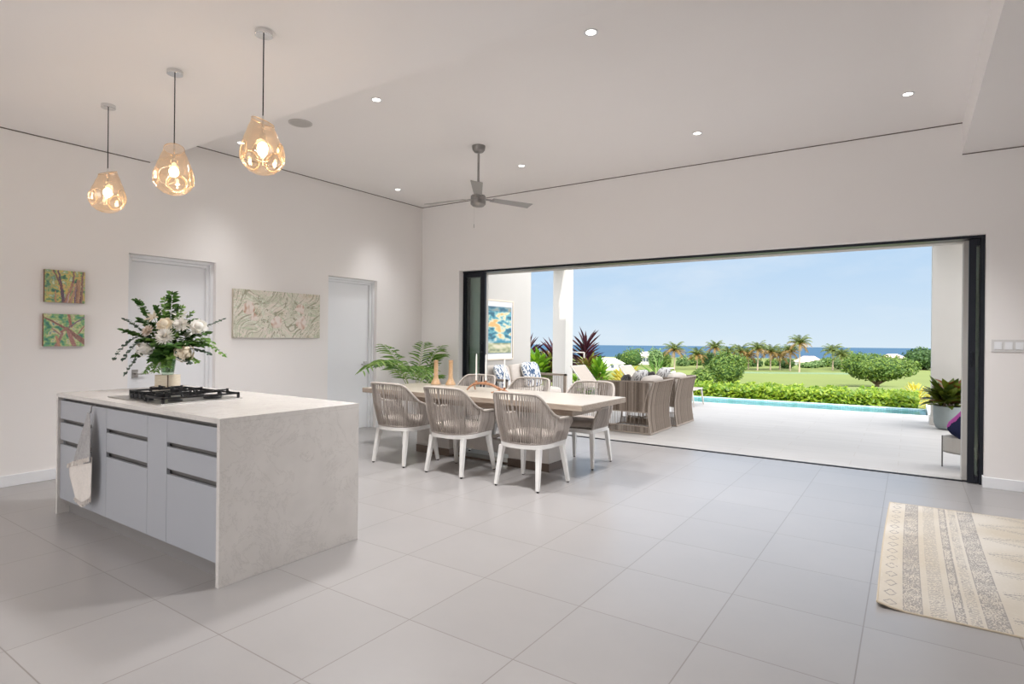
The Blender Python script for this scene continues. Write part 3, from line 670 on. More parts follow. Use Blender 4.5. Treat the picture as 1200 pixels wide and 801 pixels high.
# ------------------------------------------------------------------ wall art
import colorsys
def canvas(name, label, loc, size, M_side, painter, face, thick=.035, res=110, parent=None):
    """canvas lying in its local YZ plane (face +x) or rotated by face"""
    w_, h_ = size; ny = int(res*max(1, w_/h_*1.0)); nz = res
    th = thing(name, label, 'painting', loc, face)
    MB().box((0, -w_/2, -h_/2), (thick-.001, w_/2, h_/2)).build('stretched_canvas', M_side, th, bevel=.001)
    img = [[painter((j+.5)/ny, (i+.5)/nz) for j in range(ny)] for i in range(nz)]
    img = [[mixc(c_, (206, 200, 190), .22) for c_ in r] for r in img]
    me = bpy.data.meshes.new('painted_face'); V = [(thick, -w_/2+w_*j/ny, -h_/2+h_*i/nz) for i in range(nz+1) for j in range(ny+1)]
    Fc = [(i*(ny+1)+j, i*(ny+1)+j+1, (i+1)*(ny+1)+j+1, (i+1)*(ny+1)+j) for i in range(nz) for j in range(ny)]
    me.from_pydata(V, [], Fc); ca = me.color_attributes.new('paint', 'FLOAT_COLOR', 'CORNER'); buf = []
    for i in range(nz):
        for j in range(ny):
            c_ = lin(img[i][j]); buf += list(c_)*4
    ca.data.foreach_set('color', buf); me.materials.append(M_paint)
    o = bpy.data.objects.new('painted_face', me); COL.objects.link(o); o.parent = th
    return th
M_paint = attr_mat('oil_paint', .75); M_side_w = mat('canvas_edge', (196, 186, 168), .9); M_side_b = mat('canvas_edge_brown', (120, 90, 70), .9)
def mixc(a, b, t): t = max(0, min(1, t)); return tuple(a[i]+(b[i]-a[i])*t for i in range(3))
def nz3(x, y, z=0): return noise.noise(Vector((x, y, z)))
def pal(cols, t):
    t = max(0, min(.9999, t))*(len(cols)-1); i = int(t); return mixc(cols[i], cols[i+1], t-i)
def seg(x, y, x0, y0, x1, y1):
    dx, dy = x1-x0, y1-y0; t = max(0, min(1, ((x-x0)*dx+(y-y0)*dy)/(dx*dx+dy*dy))); return math.hypot(x-x0-dx*t, y-y0-dy*t), t
def trees_up(x, y):
    n1 = nz3(x*7, y*7, 1)+.5*nz3(x*18, y*18, 2); c = pal([(40, 92, 78), (92, 140, 90), (196, 196, 96), (222, 170, 100), (120, 168, 110), (206, 214, 180)], .5+.75*n1)
    if x < .3: c = mixc(c, (38, 110, 110), .45*max(0, nz3(x*6, y*6, 9)+.35))
    for (a, b_, c0, d, w0, w1, col) in ((.47, 0, .33, 1, .05, .02, (88, 66, 92)), (.5, 0, .7, .65, .05, .035, (150, 92, 78)), (.7, .65, .72, 1, .03, .02, (120, 74, 80)), (.63, 0, .78, .6, .04, .03, (170, 120, 96)), (.8, 0, .84, .7, .06, .05, (160, 110, 84)),
                                  (.9, 0, .95, 1, .04, .02, (112, 70, 70)), (.42, .45, .2, 1, .03, .015, (130, 80, 72)), (.27, 0, .26, .35, .02, .015, (214, 140, 90)), (.74, 0, .76, .5, .02, .01, (70, 60, 110)), (.56, 0, .6, .3, .02, .01, (190, 160, 180))):
        xx = x+.025*nz3(x*3, y*9, 4); d_, t = seg(xx, y, a, b_, c0, d); w_ = w0+(w1-w0)*t
        if d_ < w_: c = mixc(col, (222, 190, 160) if (xx-a) > 0 else (56, 44, 70), .6*abs(nz3(x*40, y*6, 5))+.25*(d_/w_))
    return mixc(c, (235, 230, 200), .25*max(0, nz3(x*30, y*30, 7)))
def trees_cross(x, y):
    n1 = nz3(x*6+9, y*6, 1)+.5*nz3(x*16, y*16, 2); c = pal([(30, 104, 92), (70, 150, 110), (150, 186, 110), (222, 210, 160), (88, 150, 150)], .5+.75*n1)
    for (a, b_, c0, d, w0, w1, col) in ((0, .9, .55, .55, .02, .035, (112, 62, 60)), (.6, 1, .66, .62, .035, .04, (150, 84, 70)), (.55, .55, 1, .12, .05, .075, (112, 70, 64)), (.62, .6, 1, .93, .025, .015, (90, 70, 100)), (.45, .4, .3, 0, .03, .05, (130, 84, 88)),
                                  (.55, .55, .42, .45, .04, .03, (140, 84, 80)), (.2, .55, .45, .32, .02, .02, (150, 110, 100)), (.85, .4, 1, .65, .02, .015, (140, 70, 70)), (.6, .45, .75, 0, .05, .06, (150, 90, 90)), (.3, .3, .38, 0, .03, .035, (186, 120, 90))):
        yy = y+.02*nz3(x*8, y*4, 4); d_, t = seg(x, yy, a, b_, c0, d); w_ = w0+(w1-w0)*t
        if d_ < w_: c = mixc(col, (224, 180, 160), .55*abs(nz3(x*30, y*12, 5))+.15*(d_/w_))
    return mixc(c, (238, 238, 214), .25*max(0, nz3(x*30, y*30, 7)))
def pale_tangle(x, y):
    X = x*2.12; wx = X+.35*nz3(X*1.7, y*1.7, 3); wy = y+.35*nz3(X*1.7, y*1.7, 8)
    c = pal([(152, 154, 126), (204, 204, 180), (226, 220, 204), (234, 224, 210), (206, 190, 160)], .55+.8*nz3(wx*3, wy*3, 1))
    for k in range(4):
        a = k*.75+.3; f_ = nz3((wx*math.cos(a)+wy*math.sin(a))*17, (wx*math.sin(a)-wy*math.cos(a))*3, k*5)
        if abs(f_) < .06: c = mixc(c, ((234, 238, 222), (190, 202, 168), (240, 228, 216), (146, 144, 116))[k], .85)
    for (cx, cy, r) in ((.33, .62, .13), (.98, .33, .12), (1.58, .65, .1), (1.62, .33, .13), (.45, .42, .08)):
        d_ = math.hypot((X-cx), (y-cy)*.9)+.05*nz3(X*8, y*8, 2)
        if d_ < r: c = mixc((242, 230, 222), (186, 134, 104), max(0, nz3(X*14, y*9, 6)*1.6+.1) + max(0, (cy-y))*1.5)
    
    return mixc(c, (250, 248, 236), .3*max(0, nz3(X*22, y*22, 7)))
def seascape(x, y):
    n1 = nz3(x*3, y*11, 1)+.5*nz3(x*8, y*22, 2)
    if y > .3:
        c = pal([(16, 76, 104), (40, 124, 150), (92, 168, 180), (206, 214, 190), (236, 206, 150), (226, 170, 96)], .35+.9*n1+.55*math.exp(-((y-.62)**2/.02+(x-.3)**2/.16))+.3*math.exp(-((y-.85)**2/.004+(x-.45)**2/.1)))
        if y > .9: c = mixc(c, (20, 60, 88), .5)
    elif y > .22: c = mixc((30, 120, 150), (196, 214, 210), .5+n1*1.2)
    else: c = pal([(106, 124, 96), (160, 164, 120), (196, 196, 160), (216, 208, 180)], .5+.9*n1)
    return c
canvas('canvas_painting', 'small colourful canvas of upright tree trunks, upper one of the pair', (XL+.002, 2.158, 1.795), (.315, .30), M_side_b, trees_up, 0, res=70)
canvas('canvas_painting', 'small colourful canvas of crossing branches, lower one of the pair', (XL+.002, 2.155, 1.387), (.32, .30), M_side_b, trees_cross, 0, res=70)
canvas('canvas_painting', 'long pale green and cream canvas hanging between the two white doors', (XL+.002, 4.41, 1.615), (1.21, .575), M_side_w, pale_tangle, 0, res=110)

# ------------------------------------------------------------------ rug
def rug():
    th = thing('area_rug', 'cream woven rug with grey patterned stripes on the tiled floor', 'rug', (-.13, 3.54, 0))
    Lx, Ly, nx, ny = 2.6, 2.33, 520, 330
    base_c, gr = (204, 197, 186), (134, 130, 129)
    rr = random.Random(5)
    def px(x, y):
        c = base_c; n = nz3(x*60, y*60, 1); n2 = nz3(x*140, y*35, 2)
        def stripe(a, b_, dens, fx=150, fy=90):
            if a < x < b_:
                e = min(x-a, b_-x)
                return (nz3(x*fx, y*fy, 3)+.35*nz3(x*10, y*14, 4)) > dens or (e < .006 and n2 > -.2)
            return False
        on = False
        if stripe(.11, .195, -.08): on = True
        if stripe(.325, .368, .02): on = True
        if stripe(.445, .54, -.05): on = True
        if .225 < x < .295:                       # comb of short zigzag ticks
            if abs(((y+.25*(x-.3)+.004*n)*55) % 1-.5) < .17 and n2 > -.35: on = True
        if .385 < x < .43 and abs(((y*48+.8*(x > .407)) % 1)-.5) < .2 and n2 > -.15: on = True
        if .015 < x < .095:                        # column of small diamonds
            yy = (y % .15)-.075; d_ = abs(abs((x-.055)*1.0)+abs(yy)*.6-.028)
            if d_ < .0045 and n > -.3: on = True
        if x > .56:                              # big open diamonds
            p = .36; u = ((x-.56)/.5) % 2; q = (u if u < 1 else 2-u); yy = (y % p)/p; q2 = abs(yy*2-1)
            if abs(q-q2) < .028 and n2 > -.45: on = True
            if abs(abs(q-q2)-.16) < .018 and n2 > -.02: on = True
        c = mixc(base_c, (192, 181, 164), .5+nz3(x*3, y*3, 5))
        if on: c = mixc(c, gr, .72+.25*n)
        return mixc(c, (220, 214, 206), .25*max(0, n))
    me = bpy.data.meshes.new('woven_pile'); 
    def zz(x, y):
        curl = max(0, 1-math.hypot(x, y)/.16); return .007+.022*curl**2+.0015*nz3(x*4, y*4, 9)
    V = [(Lx*i/nx+.025*math.sin(PI*(Ly*j/ny)/Ly)*(-.4)*(1-i/nx), Ly*j/ny + .06*(Lx*i/nx)*(.4), zz(Lx*i/nx, Ly*j/ny)) for j in range(ny+1) for i in range(nx+1)]
    Fc = [(j*(nx+1)+i, j*(nx+1)+i+1, (j+1)*(nx+1)+i+1, (j+1)*(nx+1)+i) for j in range(ny) for i in range(nx)]
    me.from_pydata(V, [], Fc); ca = me.color_attributes.new('paint', 'FLOAT_COLOR', 'CORNER'); buf = []
    for j in range(ny):
        for i in range(nx):
            buf += list(lin(px((i+.5)/nx*Lx, (j+.5)/ny*Ly)))*4
    ca.data.foreach_set('color', buf); me.materials.append(attr_mat('rug_wool', .95))
    me.polygons.foreach_set('use_smooth', [True]*len(me.polygons))
    o = bpy.data.objects.new('woven_pile', me); COL.objects.link(o); o.parent = th
    e = MB(); P = []
    for i in range(41): P.append((Lx*i/40, .06*(Lx*i/40)*.4, zz(Lx*i/40, 0)-.003))
    e.tube(P, .005, 6); P = [(-.01*math.sin(PI*j/40), Ly*j/40, zz(0, Ly*j/40)-.003) for j in range(41)]; e.tube(P, .005, 6)
    e.tube([(Lx*i/10, Ly+.06*(Lx*i/10)*.4, .004) for i in range(11)], .005, 6); e.build('bound_edge', mat('rug_edge', (196, 182, 160), .95), th)
rug()

# ------------------------------------------------------------------ dining table
M_top = wood_mat('whitewashed_oak', (180, 169, 154), (197, 187, 173), .30, (1.2, 14, 14), 5)
M_edge = wood_mat('limed_oak_dark', (150, 134, 120), (172, 157, 142), .5, (1.2, 14, 14), 5)
M_leg = mat('whitewashed_leg', (214, 208, 202), .45, var=.03, vscale=12)
tb = thing('dining_table', 'long whitewashed oak dining table on two slab pedestals', 'dining table', (-3.92, 5.245, 0))
TX0, TX1, TY0, TY1 = -1.47, 1.455, -.495, .495
q = MB().box((TX0, TY0, .70), (TX1, TY1, .748)); q.build('tabletop', M_top, tb, bevel=.004)
MB().box((TX0-.002, TY0-.002, .692), (TX1+.002, TY1+.002, .7435)).build('edge_band', M_edge, tb, bevel=.003)
MB().box((TX0+.16, TY0+.12, .62), (TX1-.16, TY1-.24, .692)).build('apron', M_edge, tb, bevel=.004)
M_plate = mat('bronze_steel_plate', (122, 108, 98), .3, metal=.8)
for cx in (-.66, .66):
    MB().box((cx-.25, -.15, .085), (cx+.25, .15, .615)).build('pedestal', M_leg, tb, bevel=.004)
    MB().box((cx-.255, -.155, 0), (cx+.255, .155, .085)).build('pedestal_base', M_plate, tb, bevel=.002)
MB().box((-.41, -.05, .1), (.41, .05, .24)).build('stretcher', M_leg, tb, bevel=.004)
MB().box((-.41, -.09, 0), (.41, .09, .02)).build('floor_plate', M_plate, tb)
for sg in (-1, 1):
    MB().tube([(sg*(.40-.02*0), 0, .60-.0), (sg*.36, 0, .42), (sg*.24, 0, .30), (sg*.08, 0, .25)], .022, 8).build('curved_brace', M_leg, tb, smooth=True)

# ------------------------------------------------------------------ dining chairs
M_rope = mat('taupe_rope', (166, 156, 148), .85, island=1, col2=(200, 191, 184))
M_rail = mat('rope_wrapped_rail', (188, 179, 170), .8, bump=.5, bscale=260)
M_chw = mat('chair_white_powder', (236, 234, 230), .4)
M_cush = mat('taupe_cushion', (176, 165, 156), .95, var=.04, vscale=30, bump=.15, bscale=300)
M_foot = mat('dark_foot_pad', (60, 56, 54), .7)
def smst(x): x = max(0, min(1, x)); return x*x*(3-2*x)
def Bp(s_):
    a = abs(s_)
    if a < .5: g_ = s_*PI; return Vector((.245*math.copysign(abs(math.sin(g_))**.75, s_), -.03-.225*abs(math.cos(g_))**.75, .412))
    t = (a-.5)/.5; return Vector((math.copysign(.245-.012*t, s_), -.03+.25*t, .412))
def Tp(s_):
    a = abs(s_)
    z = .868-.008*(a/.2)**2 if a < .2 else .86-.225*smst((a-.2)/.36)
    if a < .5: g_ = s_*PI; v_ = Vector((.30*math.copysign(abs(math.sin(g_))**.72, s_), -.03-.31*abs(math.cos(g_))**.72, z))
    else: t = (a-.5)/.5; v_ = Vector((math.copysign(.30-.004*t, s_), -.03+.235*t, z-.008*t))
    return v_
def make_chair(label, group):
    t = thing('dining_chair', label, 'chair', (0, 0, 0), 0, group)
    out = [Bp(-1+2*i/60) for i in range(61)]
    poly = [(p.x*1.03, p.y*1.02) for p in out] + [(-.23*0+.225, .245)] + [(-.225, .245)]
    q = MB(); q.prism(poly[::-1] if False else poly, .365, .41); q.build('seat_frame', M_chw, t, bevel=.006)
    MB().cushion((-.235, -.235, .405), (.235, .235, .495), .38, 10).build('seat_cushion', M_cush, t, smooth='all')
    for sx_ in (-1, 1):
        for (a, b_, r0, r1) in (((.198, -.185, .37), (.226, -.245, .012),   .027, .0175), ((.215, .195, .37), (.252, .255, .012), .027, .0175)):
            lg = MB().tube([(sx_*a[0], a[1], a[2]), (sx_*b_[0], b_[1], b_[2])], [r0*1.25, r1*1.25], 4).build('leg', M_chw, t, bevel=.003)
            MB().cyl((sx_*b_[0], b_[1], 0), .011, .013, 10).build('foot_pad', M_foot, lg)
    # rail: top rim, its ends curving down to the seat
    P = [Tp(-1+2*i/56) for i in range(57)]
    def endp(s_):
        a, b_ = Tp(s_), Bp(s_); return [a+Vector((0, .018, -.012)), a+Vector((0, .028, -.04)), a*.5+b_*.5+Vector((0, .02, 0)), b_+Vector((0, .01, 0))]
    rail = endp(-1)[::-1] + P + endp(1)
    MB().tube(rail, .0125, 8).build('top_rail', M_rail, t, smooth=True)
    MB().tube([Bp(-1+2*i/50)+Vector((0, 0, .004)) for i in range(51)], .010, 6).build('lower_rail', M_rope, t, smooth=True)
    rp_ = MB(); n = 78
    for layer, (sl, off_) in enumerate(((.020, .006), (-.020, -.006))):
        for i in range(n):
            s_ = -1+2*(i+.5)/n; s2 = max(-1, min(1, s_+sl)); a, b_ = Bp(s_), Tp(s2)
            mid = a*.5+b_*.5; outw = Vector((mid.x, mid.y+.03, 0)); outw = outw.normalized() if outw.length > 0 else outw
            rp_.tube([a+outw*off_, mid+outw*(off_+.012), b_+outw*off_*.5], .0043, 4, cap=False)
    # horizontal tie row
    rp_.build('woven_rope_shell', M_rope, t)
    for s_ in (-.30, 0, .30):
        MB().tube([Bp(s_), Bp(s_)*.5+Tp(s_)*.5, Tp(s_)], .007, 6).build('back_stay', M_rail, t)
    return t
spots_ch = [(-4.555, 4.62, 0, 'grey rope dining chair on the near side, furthest left beside the island'),
            (-3.782, 4.615, 0, 'grey rope dining chair on the near side, middle one of three'),
            (-2.915, 4.61, 0, 'grey rope dining chair on the near side, right-most and closest to the camera'),
            (-2.955, 5.715, PI, 'grey rope dining chair across the table nearest the lounge chairs, its seat cushion showing'),
            (-3.80, 5.75, PI, 'grey rope dining chair across the table, middle of the far side'),
            (-4.60, 5.75, PI, 'grey rope dining chair across the table behind the branch candle holder')]
c0 = None
for x, y, rz, lab in spots_ch:
    if c0 is None: c0 = make_chair(lab, 'rope dining chairs around the table'); c0.location = (x, y, 0); c0.rotation_euler = (0, 0, rz)
    else: dup(c0, (x, y, 0), rz, lab)

# bottles, branch candle holder, candles on the table
TZ = .748
M_amb = wood_mat('turned_tan_ceramic', (196, 158, 118), (212, 176, 138), .3, (4, 4, 20))
for x, y, h, lab in ((-5.04, 5.66, .31, 'tan long-necked bottle vase on the far table edge, nearer the palm'), (-4.84, 5.715, .315, 'tan long-necked bottle vase on the far table edge, nearer the black door frame')):
    o = MB().lathe([(.001, 0), (.062, 0), (.066, .006), (.058, .03), (.034, .075), (.028, .10), (.0265, h-.02), (.031, h-.004), (.031, h), (.025, h), (.022, h-.02), (.022, .1)], 28, cap=False).build('bottle_vase', M_amb, None, smooth=True, loc=(x, y, TZ))
    tag(o, lab, 'vase', 'tan bottle vases on the table')
ch = thing('branch_candle_holder', 'brown branch-shaped candle holder with three cups on the table', 'candle holder', (-3.93, 5.26, TZ))
M_br = wood_mat('driftwood_copper', (140, 92, 62), (186, 138, 104), .4, (6, 6, 6))
def CP(x, y, z): return Vector((x+3.93, y-5.26, z))
q = MB()
A_, B2, C2 = CP(-4.16, 5.20, .012), CP(-3.62, 5.245, .014), CP(-3.86, 5.40, .010)
q.tube([A_, CP(-4.13, 5.215, .05), CP(-4.08, 5.23, .085), CP(-4.0, 5.25, .095), CP(-3.93, 5.255, .095), CP(-3.84, 5.255, .08), CP(-3.76, 5.25, .05), CP(-3.69, 5.25, .035), B2], [.009, .011, .014, .016, .016, .015, .014, .012, .012], 8)
q.tube([CP(-4.06, 5.235, .09), CP(-4.13, 5.30, .05), CP(-4.16, 5.35, .010)], [.012, .010, .008], 7)
q.tube([CP(-3.86, 5.255, .085), CP(-3.80, 5.32, .05), CP(-3.75, 5.36, .010)], [.012, .010, .008], 7)
q.tube([CP(-3.72, 5.25, .038), CP(-3.75, 5.20, .02), CP(-3.79, 5.16, .008)], [.01, .008, .007], 7)
q.build('branch', M_br, ch, smooth=True)
cands = ((-4.055, 5.235, .095, .31, 'leftmost and highest'), (-3.935, 5.255, .098, .30, 'middle'), (-3.675, 5.25, .035, .32, 'right-most and lowest'))
M_wax = mat('white_wax', (246, 242, 234), .5, subs=.1)
for x, y, z, h, wh in cands:
    MB().lathe([(.008, z), (.013, z+.01), (.015, z+.03), (.012, z+.03), (.011, z+.022), (.001, z+.022)], 16, (x+3.93, y-5.26, 0), cap=False).build('candle_cup', M_br, ch, smooth=True)
    cd = thing('taper_candle', 'slim white taper candle, %s of three on the branch holder' % wh, 'candle', (x, y, TZ+z+.022), 0, 'taper candles on the table')
    MB().lathe([(.0105, 0), (.009, h*.6), (.007, h*.96), (.002, h)], 14).build('wax', M_wax, cd, smooth=True)
    MB().tube([(0, 0, h-.002), (.001, 0, h+.008)], .0009, 5).build('wick', M_iron, cd)

# ------------------------------------------------------------------ palm in the corner
def frond(b, st, p0, p1, sag, n=26, leaf=.16, wd=.018, rr=rnd, droop=.35):
    ctrl = (p0+p1)/2+Vector((0, 0, sag)); pts = [p0*(1-t)**2+ctrl*2*t*(1-t)+p1*t*t for t in [i/n for i in range(n+1)]]
    st.tube(pts, [.006*(1-.8*i/n) for i in range(n+1)], 5)
    for i in range(int(n*.32), n+1):
        d = (pts[min(i+1, n)]-pts[i-1]).normalized(); sd = d.cross(Vector((0, 0, 1))); sd = sd.normalized() if sd.length > .05 else Vector((1, 0, 0))
        t = i/n; l = leaf*(1-.5*abs(t-.6)/.4)*rr.uniform(.85, 1.1)
        for sg in (-1, 1): leafquad(b, pts[i], sd*sg+d*.75+Vector((0, 0, rr.uniform(.05, .5)-droop*t)), Vector((0, 0, 1)), l, wd, droop)
pm = thing('potted_palm', 'potted areca palm in a white pot behind the table in the corner', 'potted palm', (-6.05, 6.42, 0))
MB().lathe([(.001, 0), (.13, 0), (.15, .02), (.20, .36), (.205, .40), (.19, .40), (.185, .36), (.001, .35)], 32, cap=False).build('pot', M_white, pm, smooth=True)
MB().cyl((0, 0, .34), .182, .012, 24).build('soil', mat('dark_soil', (70, 54, 42), .95, bump=.6), pm)
M_palm = leafmat('palm_leaflet', (92, 138, 58), (168, 196, 112), .5, .4); M_pst = mat('palm_stalk', (168, 178, 110), .5)
st = MB(); prr = random.Random(4)
base = Vector((0, 0, .34)); lf = []
def PW(u, v, x): # point at world x plane through pixel ray, local to palm
    d = Fw+Rt*((u-600)/F_PX)-Up*((v-VC)/F_PX); t = (x-EYE.x)/d.x; return EYE+d*t-Vector((-6.05, 6.42, 0))
for tip, sg in ((PW(425, 434, -5.75), .62), (PW(450, 404, -5.9), .3), (PW(516, 406, -6.0), .3), (PW(519, 415, -5.9), .36), (PW(478, 436, -5.6), .55), (PW(500, 440, -5.5), .55), (PW(512, 440, -5.7), .2),
                (PW(496, 402, -6.2), .25), (PW(440, 425, -5.4), .5)):
    b_ = MB(); sk = MB(); frond(b_, sk, base+Vector((prr.uniform(-.04, .04), prr.uniform(-.04, .04), 0)), tip, sg, n=20, leaf=.25, wd=.024, rr=prr)
    fo = b_.build('frond', M_palm, pm, smooth='all'); sk.build('frond_stalk', M_pst, fo, smooth=True)

# ================================================================== PATIO
deck = MB().prism([(-9.5, 7.203), (3.2, 7.203), (3.2, 15.2), (.50, 15.2), (.50, 13.19), (-5.3, 12.62), (-5.3, 14.35), (-9.5, 14.35)], -.12, -.004)
struct(deck.build('patio_floor', M_deck), None)
def column(x0, y0, x1, y1, lab):
    o = MB().box((x0, y0, -.004), (x1, y1, 3.62)).build('column', M_ext, None)
    bs = MB().box((x0-.02, y0-.02, -.004), (x1+.02, y1+.02, .12)).build('column_base', M_ext, o, bevel=.004); struct(o)
column(-6.91, 11.82, -6.57, 12.17, 'left'); column(.29, 11.82, .69, 12.2, 'right')
struct(MB().box((-6.95, 8.2, 3.0), (-6.60, 11.82, 3.62)).box((.29, 8.2, 3.0), (1.15, 11.82, 3.62)).box((-9, 11.86, 3.62), (3.2, 12.12, 3.86)).build('patio_beam_sunshade', M_ext))  # unseen beams; the wide right-hand one is added to shade its column
PWX = -6.45
struct(MB().box((PWX-.25, 7.47, -.12), (PWX, 10.13, 3.62)).build('wall_patio', M_ext))

# pool
M_tile = floor_mat('pool_mosaic', (226, 243, 248), .05, .05, 0, 0, (200, 232, 232), .3, mortar=.004, vein=.04)
M_water = glass_mat('pool_water', (215, 244, 248), .35, rough=.08, base=.05)
wn = M_water.node_tree; glb = [n for n in wn.nodes if n.type == 'BSDF_GLOSSY'][0]
tcn = nd(wn, 'ShaderNodeTexCoord'); n_ = nd(wn, 'ShaderNodeTexNoise', i_Scale=5.0, i_Detail=3.0); wn.links.new(tcn.outputs['Object'], n_.inputs[0]); bp = nd(wn, 'ShaderNodeBump', i_Strength=.35, i_Distance=.02); wn.links.new(n_.outputs[0], bp.inputs['Height']); wn.links.new(bp.outputs[0], glb.inputs['Normal'])
def ynear(x): return 12.62+(x+5.3)*(.57/5.6)
def yfar(x): return 14.22+(x+5.3)*(.40/5.5)
pb = MB()
PA, PB_, PC_, PD = (-5.3, ynear(-5.3)), (.28, ynear(.28)), (.28, yfar(.28)), (-5.3, yfar(-5.3))
pb.quad((*PA, -1.1), (*PB_, -1.1), (*PC_, -1.1), (*PD, -1.1))
for a, b_ in ((PA, PB_), (PB_, PC_), (PC_, PD), (PD, PA)): pb.quad((*b_, -1.1), (*a, -1.1), (*a, -.02), (*b_, -.02))
pb.prism([(PD[0], PD[1]), (PC_[0], PC_[1]), (PC_[0], PC_[1]+.18), (PD[0], PD[1]+.18)], -1.2, -.035)
pool = pb.build('pool_basin', M_tile); struct(pool)
wt = MB(); wt.quad((*PA, -.045), (*PB_, -.045), (*PC_, -.045), (*PD, -.045)); wo_ = wt.build('pool_water', M_water, None); struct(wo_)
M_cope = mat('white_coping', (240, 238, 234), .5)
struct(MB().prism([(PA[0], PA[1]-.13), (PB_[0]+.2, PB_[1]-.13), (PB_[0]+.2, PB_[1]), PA], -.02, .004).prism([(.28, PB_[1]), (.50, PB_[1]), (.50, 15.1), (.28, 15.0)], -.8, .05).build('pool_coping', M_cope))

# ------------------------------------------------------------------ rope lounge furniture
M_prope = mat('patio_rope_brown', (112, 98, 86), .85, island=1, col2=(172, 158, 145)); M_pfr = mat('patio_frame_taupe', (166, 153, 141), .7)
M_pcush = mat('patio_cushion', (206, 196, 186), .95, var=.03, vscale=20, bump=.1, bscale=250)
def speckle(name, base, ink, sc, th=.56):
    M = bpy.data.materials.new(name); M.use_nodes = True; t = M.node_tree; b = t.nodes['Principled BSDF']; tcn = nd(t, 'ShaderNodeTexCoord')
    mpn = nd(t, 'ShaderNodeMapping'); mpn.inputs['Scale'].default_value = (1, 1, .5); t.links.new(tcn.outputs['Object'], mpn.inputs[0])
    n = nd(t, 'ShaderNodeTexNoise', i_Scale=float(sc), i_Detail=2.0, i_Distortion=1.2); t.links.new(mpn.outputs[0], n.inputs[0])
    r = nd(t, 'ShaderNodeValToRGB'); r.color_ramp.elements[0].position = th-.03; r.color_ramp.elements[0].color = lin(base); r.color_ramp.elements[1].position = th+.02; r.color_ramp.elements[1].color = lin(ink)
    t.links.new(n.outputs[0], r.inputs[0]); t.links.new(r.outputs[0], b.inputs['Base Color']); b.inputs['Roughness'].default_value = .95; MATS[name] = M; return M
M_ink = speckle('blue_ink_print', (232, 232, 230), (70, 96, 130), 22, .53); M_gink = speckle('grey_ink_print', (222, 220, 218), (96, 92, 92), 26, .56); M_dark = speckle('dark_weave', (110, 104, 100), (66, 62, 62), 40, .5)
def slatpanel(b, p0, p1, z0, z1, r=.004, gap=.016, bend=None):
    """vertical ropes between two points on the plan, from z0 to z1"""
    p0, p1 = Vector(p0), Vector(p1); n = max(2, int((p1-p0).length/gap))
    for i in range(n):
        q = p0.lerp(p1, (i+.5)/n)
        pts = [(q.x, q.y, z0), (q.x, q.y, z1)] if bend is None else [Vector((q.x, q.y, z0+(z1-z0)*k/4))+bend(k/4) for k in range(5)]
        b.tube(pts, r, 4, cap=False)
def armchair(lab, Y0):
    # faces -x; footprint x -.82..0, y 0..w
    w_ = .86; D = .82
    t = thing('rope_armchair', lab, 'armchair', (-3.02, Y0, 0), 0, 'rope lounge armchairs on the patio')
    fr = MB()
    def hx(z): return -.055*math.sin(PI*min(1, z/.74))**1.0 + .03*(z/.74)
    bendf = lambda k: Vector((hx(k*.70+.02), 0, 0))
    for y in (.012, w_-.012):
        fr.tube([(hx(z), y, z) for z in (.0, .12, .25, .37, .5, .62, .74)], .013, 4)
        fr.tube([(-D, y, 0), (-D+.02, y, .35), (-D, y, .73)], .013, 4)
        fr.tube([(-D, y, .73), (hx(.74), y, .755)], .015, 4); fr.tube([(-D, y, .31), (hx(.31), y, .31)], .011, 4)
        fr.tube([(-D, y, .014), (0, y, .014)], .014, 4); fr.tube([(-.03, y, .70), (-.12, y, .31)], .009, 4)
        fr.tube([(-D, y, .11), (0, y, .11)], .008, 4)
    for z in (.014, .755): fr.tube([(hx(z), .01, z), (hx(z), w_-.01, z)], .014, 4)
    fr.tube([(-D, .01, .31), (-D, w_-.01, .31)], .013, 4); fr.tube([(-D, .01, .014), (-D, w_-.01, .014)], .012, 4)
    fr.build('frame', M_pfr, t)
    b = MB(); slatpanel(b, (0, .02, 0), (0, w_-.02, 0), .02, .75, .0062, .0165, bendf)
    b.build('woven_back', M_prope, t)
    for y in (.012, w_-.012):
        b = MB(); slatpanel(b, (-D+.02, y, 0), (-.03, y, 0), .31, .735, .008, .0165); b.build('woven_arm', M_prope, t)
    b = MB()
    for y in (.012, w_-.012): slatpanel(b, (-D+.02, y, 0), (-.03, y, 0), .014, .11, .006, .016); slatpanel(b, (-D+.05, y, 0), (-.03, y, 0), .11, .31, .004, .06)
    slatpanel(b, (-D, .03, 0), (-D, w_-.03, 0), .014, .31, .004, .05)
    b.build('woven_skirt', M_prope, t)
    MB().cushion((-D+.03, .04, .30), (-.10, w_-.04, .46), .3, 10).build('seat_cushion', M_pcush, t, smooth='all')
    Mx = T((-.17, w_/2, .60), 0, R_(14), 0)
    MB().cushion((-.09, -.36, -.20), (.07, .36, .215), .45, 10, Mx).build('back_cushion', M_pcush, t, smooth='all')
    return t
a1 = armchair('taupe rope armchair seen from behind, nearer the sliding door track', 7.92)
a2 = dup(a1, (-2.985, 8.93, 0), 0, 'taupe rope armchair seen from behind, further out towards the pool')
def pillow(name, lab, loc, rx, ry, rz, M, s_=.22, th=.07, group=None):
    o = MB().cushion((-th, -s_, -s_), (th, s_, s_), .55, 10).build(name, M, None, smooth='all'); o.location = loc; o.rotation_euler = (rx, ry, rz)
    # pinch the corners outwards like a stuffed square pillow
    for v in o.data.vertices:
        e = (abs(v.co.y)/s_)*(abs(v.co.z)/s_); v.co.x *= (1-.55*max(0, e))*(1-.35*max(abs(v.co.y), abs(v.co.z))/s_)*1.2; v.co.y *= 1+.10*e; v.co.z *= 1+.10*e
    return tag(o, lab, 'pillow', group)
